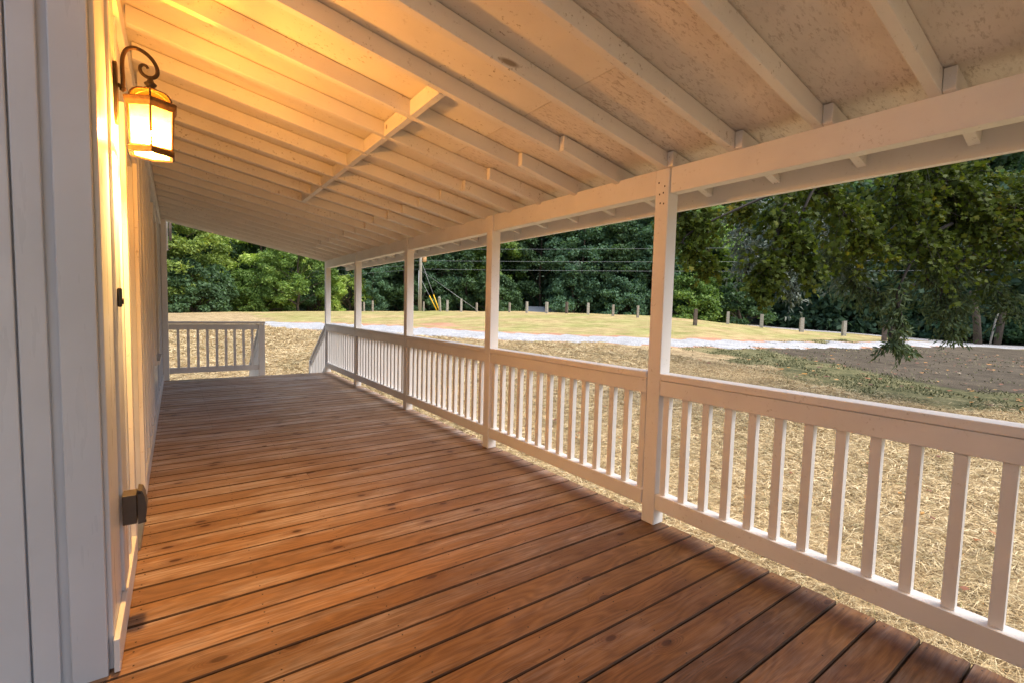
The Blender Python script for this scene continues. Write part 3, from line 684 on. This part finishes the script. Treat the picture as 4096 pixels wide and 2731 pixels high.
def crown(seed,H,W,base,nc,nper,size,style='oval',cl=1.0):
    g=np.random.default_rng(seed); C=[];Rd=[]
    for i in range(nc):
        u=g.uniform(0,1)**.85; z=base+(H-base)*u
        prof={'oval':math.sin(PI*min(.98,(.16+.80*u)))**.75,'cone':(1-u*.86)**.8,'bush':math.cos(u*PI/2*.9)**.5,'wide':math.sin(PI*min(.98,.25+.68*u))**.5}[style]
        th=g.uniform(0,2*PI); q=g.uniform(.55,1)**.5
        r=W*prof*q; C.append((r*math.cos(th),r*math.sin(th),z)); Rd.append(cl*W*g.uniform(.16,.30))
    C=np.array(C);Rd=np.array(Rd)
    return leaf_cloud(C,Rd,nper,size,.62,seed)+(C,)
CROWNS={}
def get_crown(key,*a):
    if key not in CROWNS:
        V,F,C=crown(*a); CROWNS[key]=(np_mesh('crown',V,F),C,a)
    return CROWNS[key]
TR={}
def trunk_mesh(key,H,base,W,C,lean=0,r0=.22):
    if key in TR: return TR[key]
    g=random.Random(hash(key)%1000); m=MB(); n=7
    pts=[(lean*(i/n)**2*2+.12*math.sin(i*1.7),.12*math.cos(i*2.1),-.3+(H*.86+.3)*i/n) for i in range(n+1)]
    m.tube(pts,[r0*(1-.82*i/n) for i in range(n+1)],9)
    for c in list(C)[::max(1,len(C)//16)]:
        z0=max(base*.8,c[2]-W*.35); f=min(.95,(z0+.3)/(H*.86+.3)); i=f*n; a=Vector(pts[int(i)]); c=Vector(c)
        mid=a.lerp(c,.5)+Vector((0,0,.3)); m.tube([a,mid,a.lerp(c,.92)],[r0*.32*(1-f*.6),r0*.2*(1-f*.6),.02],6)
    TR[key]=m.mesh('trunk',True); return TR[key]
def tree(name,x,y,key,spec,leafmat,label,cat='tree',group=None,scale=1,rot=None,barkmat=None,lean=0,r0=.22):
    me,C,a=get_crown(key,*spec); H,W,base=a[1],a[2],a[3]
    e=empty(name,(x,y,float(terrain(x,y))),label,cat,group); rot=random.uniform(0,6.28) if rot is None else rot
    e.rotation_euler=(0,0,rot); e.scale=(scale,)*3
    o=bpy.data.objects.new('crown',me); COL.objects.link(o); o.parent=e
    if not me.materials: me.materials.append(leafmat)
    o.material_slots[0].link='OBJECT'; o.material_slots[0].material=leafmat
    tm=trunk_mesh(key+str(r0),H,base,W,C,lean,r0); 
    if not tm.materials: tm.materials.append(barkmat or BARK)
    o=bpy.data.objects.new('trunk',tm); COL.objects.link(o); o.parent=e
    return e
sp_tall=(21,17,4.6,.8,150,210,.32,'oval',.78); sp_tall2=(22,19,5.2,1.5,160,210,.34,'wide',.75); sp_mid=(23,12,3.6,.3,110,210,.27,'oval',.78); sp_bush=(24,4.2,2.9,0,60,210,.22,'bush',.8)
sp_round=(25,7.4,3.5,1.1,110,280,.18,'wide',.62); sp_low=(26,3.0,2.2,0,26,260,.20,'bush'); sp_lime=(27,13,5.0,.2,150,260,.24,'oval',.62)
T=tree
# left group, beyond the far end of the porch
T('broadleaf_tree',-1.2,52,'lime',sp_lime,LEAF_YEL,'tall yellow flecked tree right beside the house corner post',group='trees behind the far lawn')
T('bush',1.6,50.5,'bush',sp_bush,LEAF_DARK,'dark shrub at the foot of the yellow flecked tree by the house corner','shrub',scale=1.05)
T('broadleaf_tree',3.6,60,'tall',sp_tall,LEAF_DARK,'tall dark green tree rising behind the light feathery trees on the left',group='trees behind the far lawn',scale=.95)
T('broadleaf_tree',7.6,58,'lime',sp_lime,LEAF_LIME,'brightest lime green feathery tree in the gap of the far lawn',group='trees behind the far lawn',scale=.95)
T('bush',5.2,54,'mid',sp_mid,LEAF_MID,'big arching green thicket in front of the lime green tree','thicket',scale=.34)
T('bush',3.2,52,'mid',sp_mid,LEAF_TEAL,'blue green thicket left of the arching green thicket','thicket',scale=.36)
T('bush',7.0,53.5,'bush',sp_bush,LEAF_MID,'low spreading bush left of the small round lawn tree','shrub',scale=1.0)
T('lawn_tree',9.9,50.5,'round',sp_round,LEAF_MID,'small round crowned tree with forked trunk standing at the edge of the far lawn',r0=.13,barkmat=BARK)
T('broadleaf_tree',13.0,61,'tall2',sp_tall2,LEAF_DARK,'dark tree behind the small round lawn tree, over the farthest porch post',group='trees behind the far lawn',scale=.8)
T('bush',12.4,53,'low',sp_low,LEAF_DARK,'low dark scrub under the trees just right of the lawn tree','shrub',scale=1.1)
T('sapling',15.3,52,'bush',sp_bush,LEAF_LIME,'yellow green young tree between the farthest two side posts','young tree',scale=.95)
T('broadleaf_tree',17.3,50.5,'mid',sp_mid,LEAF_TEAL,'grey green cone shaped tree just left of the utility pole',scale=.58)
# woods wall front row
row=[(21.5,52,'tall',sp_tall,LEAF_DARK,.9,'dark tree standing directly behind the utility pole'),
(25.0,50.5,'mid',sp_mid,LEAF_TEAL,.85,'blue green tree right of the yellow guy wire guards'),
(28.5,50,'tall2',sp_tall2,LEAF_DARK,.85,'broad dark tree behind the second nearest porch post'),
(32.2,49,'mid',sp_mid,LEAF_MID,1.0,'brighter green tree above the grey roof beyond the field'),
(37.5,47.0,'tall',sp_tall,LEAF_DARK,.92,'tall dark tree right of the grey roof beyond the field'),
(40.5,42.5,'tall2',sp_tall2,LEAF_TEAL,.86,'pale blue green tree in the middle of the wide opening'),
(43.0,38.5,'mid',sp_mid,LEAF_DARK,1.02,'dark narrow tree left of the nearest porch post'),
(45.8,35.0,'tall',sp_tall,LEAF_TEAL,.88,'grey green tree directly behind the nearest porch post'),
(48.5,31.0,'mid',sp_mid,LEAF_MID,1.05,'tree with lighter green crown just right of the nearest porch post'),
(60.5,33.0,'tall2',sp_tall2,LEAF_DARK,.95,'dark tree behind the hanging maple twigs, beyond the road bend'),
(63.0,27.0,'tall',sp_tall,LEAF_TEAL,1.0,'shaded tree beyond the road, left of the lance leaved branches'),
(65.0,21.0,'tall2',sp_tall2,LEAF_DARK,1.0,'deep green tree beyond the road behind the white sign post'),
(66.0,15.0,'tall',sp_tall,LEAF_DARK,1.05,'dark tree beyond the road behind the leaning bare trunks'),
(66.0,9.0,'tall2',sp_tall2,LEAF_DARK,1.0,'darkest tree at the right edge of the picture beyond the road')]
for x,y,k,s,mt,sc,lab in row: T('woodland_tree',x,y,k,s,mt,lab,group='trees of the woods behind the fence posts',scale=sc,barkmat=BARK_DARK)
und=[(23.0,50.0,1.0,LEAF_DARK,'undergrowth bush between the guy wires and the first pale fence posts'),(30.2,46.5,1.1,LEAF_DARK,'undergrowth bush left of the grey roof beyond the field'),(38.2,41.5,1.15,LEAF_TEAL,'undergrowth bush behind the darkest middle fence post'),(41.5,36.5,1.1,LEAF_TEAL,'pale blue green undergrowth bush left of the nearest porch post'),(45.5,31.0,1.15,LEAF_MID,'lighter green bush low in the woods beside the nearest porch post'),
(49.5,27.5,1.1,LEAF_DARK,'undergrowth bush where the road appears behind the fence posts'),(61.0,24.0,1.25,LEAF_TEAL,'undergrowth bush beyond the road left of the white sign'),(62.5,18.0,1.3,LEAF_DARK,'undergrowth bush beyond the road behind the brown fence post'),(63.5,12.5,1.25,LEAF_TEAL,'undergrowth bush beyond the road at the leaning trunks'),(63.0,6.0,1.3,LEAF_DARK,'undergrowth bush beyond the road at the right edge')]
for x,y,sc,mt,lab in und: T('bush',x,y,'bush',sp_bush,mt,lab,'shrub','bushes at the foot of the woods',sc)
# the wood behind them reads as one mass
VS=[];g=np.random.default_rng(5)
for i in range(64):
    a=math.radians(-14+ (118*(i%32)/31)+g.uniform(-1.5,1.5)); r=(66 if i<32 else 77)+g.uniform(-2.5,2.5); x,y=r*math.sin(a),r*math.cos(a)
    C=[];Rd=[];H=g.uniform(15,20) if i<32 else g.uniform(22,27); W=4.6
    for q in range(34):
        u=g.uniform(); th=g.uniform(0,6.28); rr=W*math.sin(PI*min(.97,.2+.75*u))**.6*g.uniform(.5,1)
        C.append((x+rr*math.cos(th),y+rr*math.sin(th),-.5+(0 if i<32 else 2)+1+H*u)); Rd.append(g.uniform(1.1,1.9))
    v,f=leaf_cloud(np.array(C),np.array(Rd),150,.62,.65,100+i); VS.append(v)
VV=np.concatenate(VS); tag(link('woods',np_mesh('woods',VV,np.arange(len(VV)).reshape(-1,4)),mat_leaf('leaf_woods',(.035,.07,.045),(.11,.19,.11))),'deep dark green woods closing the view behind the nearer trees','woods',kind='stuff')
# bare trunks beyond the road
for (x,y,r,h,lx,ly,mt,lab) in [(56.16,9.92,.27,4.6,-.35,.6,BARK,'thick grey leaning bare trunk by the road at the right, tallest of its cluster'),(57.09,9.41,.07,4.2,.7,-.5,WOOD_PALE,'thin whitish leaning dead stem between two thick trunks by the road'),(58.0,9.1,.24,4.0,.15,-.35,BARK,'thick brown trunk by the road right of the white dead stem')]:
    z=float(terrain(x,y)); m=MB().tube([(0,0,-.3),(lx*.4,ly*.4,h*.5),(lx,ly,h)],[r*1.1,r,r*.85],10); o=m.build('tree_trunk',mt,None,True,loc=(x,y,z)); tag(o,lab,'tree trunk')
# ------------------------------------------------------------------ fence posts
FP=[(14.0,43.2,.85,.13,0,WOOD_GREY,'shortest faint grey fence post, first one right of the farthest porch posts'),
(14.6,42.6,1.0,.13,0,WOOD_GREY,'short grey fence post left of the third white porch post'),
(17.5,40.6,.95,.15,.03,WOOD_PALE,'pale narrow topped fence post immediately left of the utility pole'),
(18.4,39.9,.90,.12,0,WOOD_GREY,'thin grey fence post immediately right of the utility pole'),
(19.9,38.2,1.05,.17,0,WOOD_PALE,'pale fence post right of the steeply leaning one'),
(20.95,37.5,1.2,.17,-.02,WOOD_PALE,'tallest pale fence post between the guy wires and the second porch post'),
(22.2,36.9,.82,.15,0,WOOD_GREY,'short fence post hard against the second nearest porch post'),
(24.5,35.0,.88,.16,0,WOOD_GREY,'first fence post right of the second nearest porch post'),
(25.4,33.6,1.0,.20,0,WOOD_PALE,'wider pale fence post at the left edge of the grey roof'),
(26.6,32.3,1.0,.24,0,WOOD_PALE,'broad whitish fence post at the right edge of the grey roof'),
(27.6,30.8,1.0,.22,0,WOOD_BROWN,'dark brown fence post in the middle of the wide opening'),
(28.3,28.9,.98,.22,0,WOOD_PALE,'pale fence post right after the dark brown one'),
(28.85,26.6,.92,.20,0,WOOD_GREY,'grey fence post standing on a little red clay'),
(29.6,24.7,.95,.18,0,WOOD_GREY,'last grey fence post left of the nearest porch post'),
(27.6,18.3,1.08,.22,0,WOOD_BROWN,'brown mottled fence post nearest right of the nearest porch post'),
(34.1,19.85,.95,.2,0,WOOD_PALE,'pale fence post under the left hanging maple twig'),
(34.9,17.7,1.0,.24,0,WOOD_PALE,'light grey fence post at the start of the visible road'),
(36.6,15.7,1.02,.26,0,WOOD_PALE,'wide pale fence post with a reddish stain before the road'),
(38.3,13.65,1.05,.24,0,WOOD_PALE,'light fence post between the reddish stained one and the dark square one'),
(37.6,11.1,1.42,.26,0,WOOD_BROWN,'tallest dark square fence post where driveway and road meet')]
for x,y,h,w_,lean,mt,lab in FP:
    z=float(terrain(x,y))+float(mzi(np.array(x),np.array(y))); m=MB(); w2=w_/2
    b=len(m.v); tw=.9; tz=random.uniform(.92,1.0)
    for (zz,s) in ((-.2,1),(h*.5,.97),(h,tw)):
        for q,(sx,sy) in enumerate(((-1,-1),(1,-1),(1,1),(-1,1))):
            m.v.append((sx*w2*s+lean*zz+random.uniform(-.006,.006),sy*w2*s+random.uniform(-.006,.006),zz*(tz if zz==h and q in (1,2) else 1)))
    for k in range(2):
        for q in range(4): m.f.append((k*4+q,k*4+(q+1)%4,(k+1)*4+(q+1)%4,(k+1)*4+q))
    m.f+=[(8,9,10,11),(3,2,1,0)]
    o=m.build('fence_post',mt,None,bevel=.012,loc=(x,y,z)); o.rotation_euler=(0,0,random.uniform(.3,1.0)); tag(o,lab,'fence post','wooden fence posts along the field')
z=float(terrain(19.3,39.0)); o=MB().box(-.09,.09,-.09,.09,-.2,1.35).build('fence_post',WOOD_PALE,None,bevel=.015,loc=(19.45,38.7,z)); o.rotation_euler=(.10,-.34,.6); tag(o,'steeply leaning pale fence post beside the yellow guy wire guards','fence post','wooden fence posts along the field')
# sign on a post by the road
z=float(terrain(44.5,12.6)); sg=empty('road_sign',(44.5,12.6,z),'small white blank sign on a dark post by the road behind the hanging leaves','sign')
MB().box(-.09,.09,-.09,.09,-.2,2.1).build('post',WOOD_BROWN,sg); o=MB().box(-.16,.16,-.03,-.001,.0,.62).build('sign_plate',mat_simple('white_plate',(.8,.8,.78),.4),sg); o.location=(-.13,-.1,1.2); sg.rotation_euler=(0,0,-.95)
# ------------------------------------------------------------------ utility pole and wires
PX,PY=19.35,42.8; PZ=float(terrain(PX,PY))
STEEL=mat_simple('galvanised',(.45,.46,.47),.5,.5,.15,20); YEL=mat_simple('yellow_guard',(.85,.50,.02),.5,0,.05,4); ORG=mat_simple('transformer_paint',(.60,.34,.16),.5,0,.3,6)
up=empty('utility_pole',(PX,PY,PZ),'tall pale grey wooden utility pole at the crest of the field','utility pole')
MB().tube([(0,0,-.5),(0,0,5),(0,0,10.5)],[.16,.14,.11],14).build('pole',WOOD_PALE,up,True)
MB().box(-1.2,1.2,-.06,.06,8.9,9.03).build('crossarm',WOOD_GREY,up); 
MB().tube([(-.17,0,.2),(-.17,0,3.9)],.035,8).build('conduit',STEEL,up,True)
MB().lathe([(.17,0),(.20,.05),(.20,.75),(.15,.85)],(.34,-.12,4.75),16).build('transformer',ORG,up,True)
cl_=MB(); cl_.tube([(.17+.17*math.cos(a),-.12,1.75+.36*math.sin(a)) for a in np.linspace(0,2*PI,22)],.025,6); cl_.build('cable_coil',BLK,up,True)
WIREM=mat_simple('wire_grey',(.30,.33,.36),.6,0,.05,4)
def wire(a,b,sag,lab,r=.014,grp='overhead wires'):
    a=Vector(a);b=Vector(b); pts=[a.lerp(b,i/24)-Vector((0,0,sag*4*(i/24)*(1-i/24))) for i in range(25)]
    o=MB().tube(pts,r,6).build('overhead_wire',WIREM,None,True); tag(o,lab,'wire',grp); return o
WR=(60.0,-2.0)
for z0,z1,lab in ((4.05,3.9,'lowest and brightest overhead wire running right from the utility pole'),(4.85,4.7,'second lowest overhead wire running right from the utility pole'),(5.95,5.9,'third overhead wire running right from the pole, close under the eave'),):
    wire((PX,PY,PZ+z0),(WR[0],WR[1],.9+z1+.6),.25,lab,.009)
for z0,z1,lab in ((4.05,3.2,'lowest overhead wire running left from the utility pole'),(4.45,4.3,'middle overhead wire running left from the utility pole'),(4.85,5.1,'upper overhead wire running left from the utility pole')):
    wire((PX,PY,PZ+z0),(0.5,79.5-4,z1+.6),.25,lab,.008)
for (gx_,gy_,hh,lab) in ((20.86,41.6,5.0,'guy wire with a yellow plastic guard, right one of the pair'),(20.70,41.75,3.2,'guy wire with a yellow plastic guard, left one of the pair')):
    gz=float(terrain(gx_,gy_)); top=Vector((PX,PY,PZ+hh)); bot=Vector((gx_,gy_,gz-.1)); e=empty('guy_wire',tuple(bot),lab,'guy wire')
    MB().tube([(0,0,0),tuple(top-bot)],.012,6).build('wire',STEEL,e,True); d_=(top-bot).normalized(); MB().tube([tuple(d_*.12),tuple(d_*1.75)],.05,10).build('guard',YEL,e,True)
top=Vector((PX,PY,PZ+3.95)); bot=Vector((23.0,37.9,float(terrain(23,37.9)))); tag(MB().tube([tuple(top),tuple(bot)],.012,6).build('guy_wire',STEEL,None,True),'long bare guy wire slanting from the pole down to the right','guy wire')
# building roof beyond the crest
bd=empty('outbuilding',(35.2,43.6,-.3),'low grey roofed building half hidden behind the crest between two pale fence posts','building')
MB().box(-1.5,1.5,-1.3,1.3,-.6,1.25).build('wall',mat_simple('grey_siding',(.2,.2,.2),.8),bd)
RG=mat_simple('grey_roof',(.11,.13,.16),.6,0,.2,10)
MB().prism([(-1.7,1.2),(0,1.95),(1.7,1.2),(1.7,1.13),(0,1.88),(-1.7,1.13)],'x',-1.75,1.75).build('roof',RG,bd); bd.rotation_euler=(0,0,-.65)
# ------------------------------------------------------------------ near hanging branches
def leaves_mesh(name,pts,dirs,size,shape,seed,droop=.5):
    """one polygon leaf per point"""
    g=np.random.default_rng(seed); n=len(pts); pts=np.array(pts)
    hang=np.array(dirs)*.5+g.normal(size=(n,3))*.45+np.array([0,0,-droop]); hang/=np.linalg.norm(hang,axis=1)[:,None]
    nr=g.normal(size=(n,3))+np.array([-.5,-.1,.75]); nr-=hang*(nr*hang).sum(1)[:,None]; nr/=np.linalg.norm(nr,axis=1)[:,None]; sd=np.cross(hang,nr)
    s=(size*g.uniform(.6,1.25,n))[:,None]; curl=g.uniform(-.15,.3,n)[:,None]; fold=g.uniform(.05,.4,n)[:,None]
    V=[pts+hang*s*v-0+sd*s*u+nr*s*(-curl*v*v+fold*abs(u)) for (u,v) in shape]
    V=np.stack(V,1).reshape(-1,3); return np_mesh(name,V,np.arange(n*len(shape)).reshape(n,len(shape)))
MAPLE=[(0,0),(.20,-.06),(.52,.12),(.34,.34),(.50,.66),(.17,.62),(0,1.0),(-.17,.62),(-.50,.66),(-.34,.34),(-.52,.12),(-.20,-.06)]
LANCE=[(0,0),(.13,.22),(.15,.5),(.07,.82),(0,1.05),(-.07,.82),(-.15,.5),(-.13,.22)]
def hanging_tree(name,label,base,trunk_pts,r0,masses,shape,lmat,lsize,seed,per=1.0,droop=.5,dens=1.0):
    g=random.Random(seed); e=empty(name,base,label,'tree'); B=Vector(base); limbs=MB(); tw=MB(); P=[];Dd=[]
    tm=MB().tube(trunk_pts,[r0*(1-.5*i/(len(trunk_pts)-1)) for i in range(len(trunk_pts))],14); o=tm.build('trunk',BARK_DARK,e,True); o.location=-B
    top=Vector(trunk_pts[-2])
    for (a,b,rad,n,inner) in masses:
        a=Vector(a);b=Vector(b); st=Vector(inner) if inner else top
        mid=st.lerp(a,.55)+Vector((0,0,.35))
        L=smooth_pts([st,mid,a,a.lerp(b,.6),b],6); q=len(L)
        rl=[.030*(1-i/q)**1.2+.006 for i in range(q)]; limbs.tube(L,rl,7)
        for k in range(n):
            i=g.randint(int(q*.42),q-1); s=L[i]
            d=Vector((g.gauss(0,1),g.gauss(0,1),g.gauss(-.25,.75))).normalized(); ln=rad*g.uniform(.5,1.25)
            c1=s+d*ln*.5; c2=s+d*ln+Vector((0,0,-ln*.38)); tw.tube([s,c1,c2],[.006,.0045,.002],4,False)
            for w_ in range(int(20*per)):
                f=g.uniform(.15,1.05); pt=(s.lerp(c1,f*2) if f<.5 else c1.lerp(c2,f*2-1))
                P.append((pt.x+g.gauss(0,.03),pt.y+g.gauss(0,.03),pt.z+g.gauss(0,.03))); Dd.append(tuple(d))
    for nm,mm,mt in (('limbs',limbs,BARK_DARK),('twigs',tw,BARK_DARK)):
        o=mm.build(nm,mt,e,True); o.location=-B; o['kind']='stuff'
    o=link('foliage',leaves_mesh('foliage',P,Dd,lsize,shape,seed,droop),lmat,e); o.location=-B; return e
mz=float(terrain(15.5,.2))
hanging_tree('maple_tree','near maple tree with dark lobed leaves drooping below the eave at upper right',(15.5,.2,mz),[(15.5,.2,mz-.3),(15.4,.3,1.5),(15.2,.5,3.6),(14.9,.8,5.6),(14.6,1.0,8.0)],.30,[
 ((7.40,5.33,3.05),(7.85,5.0,2.85),.42,46,(9.5,4.2,4.2)),((7.62,5.13,2.75),(7.80,4.97,1.98),.26,30,None),((8.8,5.0,3.5),(8.7,4.9,3.15),.35,22,(10.0,4.2,4.3)),
 ((8.45,4.0,3.15),(8.15,4.1,1.95),.42,60,(10.5,3.4,4.4)),((8.6,3.85,2.75),(8.68,3.72,2.0),.30,34,(9.6,3.6,3.9)),((8.2,4.1,2.0),(8.05,4.14,1.62),.20,20,(8.6,3.9,3.0)),
 ((9.2,3.9,3.7),(9.6,3.5,3.0),.55,50,(11.5,2.9,4.9)),((10.14,4.05,3.7),(10.8,3.5,2.55),.62,85,(12.2,2.6,5.2)),((11.15,3.33,3.65),(11.8,2.77,2.55),.75,100,(12.8,2.1,5.3)),((12.4,3.0,4.1),(12.9,2.5,3.1),.8,100,None),((12.85,2.8,4.2),(13.5,2.2,2.9),.9,110,None),((13.3,2.0,3.6),(13.9,1.6,2.6),.8,80,None),((11.8,3.1,4.4),(12.6,2.6,3.6),.8,80,None)],
 MAPLE,LEAF_MAPLE,.088,31,1.0,.45)
mz=float(terrain(17.5,.6))
hanging_tree('oak_tree','lance leaved tree behind the maple, its lowest twig dipping over the bare soil',(17.5,.6,mz),[(17.5,.6,mz-.3),(17.4,.7,1.8),(17.0,.9,3.6),(16.6,1.2,6.5)],.26,[
 ((11.25,4.4,2.75),(11.7,4.05,2.15),.42,60,(13.8,3.4,4.2)),((11.7,4.05,2.1),(12.2,3.65,1.65),.36,46,(13.2,3.2,3.6)),((11.1,3.12,1.75),(11.2,3.02,1.05),.20,22,(12.3,2.7,3.1)),((11.05,3.18,.85),(11.35,2.95,.72),.23,26,(11.5,3.0,1.9)),
 ((12.95,3.15,2.3),(13.45,2.75,1.5),.55,70,None),((13.85,2.5,2.3),(14.5,2.0,1.4),.55,70,None),((13.1,3.0,1.5),(13.4,2.72,.95),.26,26,(13.8,2.6,2.6)),((12.6,3.4,3.0),(13.2,3.0,2.2),.6,60,None),((14.4,1.5,2.8),(14.9,1.2,1.9),.7,60,None)],
 LANCE,LEAF_OAK,.115,37,1.1,.6)
mz=float(terrain(23.5,-.6))
hanging_tree('willow_oak','grey green fine leaved tree seen in the gap between two hanging maple masses',(23.5,-.6,mz),[(23.5,-.6,mz-.3),(23.2,-.4,2.5),(22.6,0,5),(22,.4,8)],.28,[
 ((14.5,7.1,4.6),(14.9,6.7,2.1),.75,110,(18,6.5,6.2)),((14.65,8.3,4.8),(14.8,8.0,2.8),.65,90,(18,7.3,6.4)),((15.6,6.3,4.3),(16.2,5.7,2.4),.7,90,(18,6.2,6.0))],
 LANCE,mat_leaf('leaf_grey_green',(.045,.065,.045),(.15,.19,.15),.2,.4,1.2,.5),.15,41,1.1,.4)
# ------------------------------------------------------------------ light, world, camera
w=bpy.data.worlds.new('World'); S.world=w; w.use_nodes=True; nt=w.node_tree; nt.nodes.clear()
sky=nt.nodes.new('ShaderNodeTexSky'); sky.sky_type='NISHITA'; sky.sun_disc=False; EL=math.radians(SUN_EL); AZ=math.radians(SUN_AZ)
sky.sun_elevation=EL; sky.sun_rotation=AZ; sky.air_density=1.0; sky.dust_density=3.0; sky.ozone_density=1.0
bg=nt.nodes.new('ShaderNodeBackground'); bg.inputs[1].default_value=SKY_STR; out=nt.nodes.new('ShaderNodeOutputWorld')
nt.links.new(sky.outputs[0],bg.inputs[0]); nt.links.new(bg.outputs[0],out.inputs[0])
sd=bpy.data.lights.new('sun','SUN'); sd.energy=SUN_STR; sd.angle=math.radians(SUN_ANG); sd.color=(1.0,.94,.86)
so=bpy.data.objects.new('sun',sd); COL.objects.link(so)
dirv=Vector((math.sin(AZ)*math.cos(EL),math.cos(AZ)*math.cos(EL),math.sin(EL))); so.rotation_euler=dirv.to_track_quat('Z','Y').to_euler(); so.location=(0,0,30)
cd=bpy.data.cameras.new('camera'); co=bpy.data.objects.new('camera',cd); COL.objects.link(co); S.camera=co
cd.sensor_width=36; cd.lens=16.642; cd.clip_start=.05; cd.clip_end=1000
yaw,pit,rol=.6176,.0666,.0249
f=Vector((math.sin(yaw)*math.cos(pit),math.cos(yaw)*math.cos(pit),-math.sin(pit))); r=Vector((math.cos(yaw),-math.sin(yaw),0)); u=r.cross(f)
r2=r*math.cos(rol)+u*math.sin(rol); u2=-r*math.sin(rol)+u*math.cos(rol)
M=Matrix((r2,u2,-f)).transposed().to_4x4(); M.translation=Vector((0,0,1.2272)); co.matrix_world=M
S.view_settings.view_transform='Standard'; S.view_settings.look='None'; S.view_settings.exposure=EXPO; S.view_settings.gamma=1
S.render.engine='CYCLES'; c=S.cycles; c.max_bounces=8; c.diffuse_bounces=5; c.glossy_bounces=3; c.transmission_bounces=6; c.transparent_max_bounces=8; c.sample_clamp_indirect=6; c.use_denoising=True; c.caustics_reflective=False; c.caustics_refractive=False
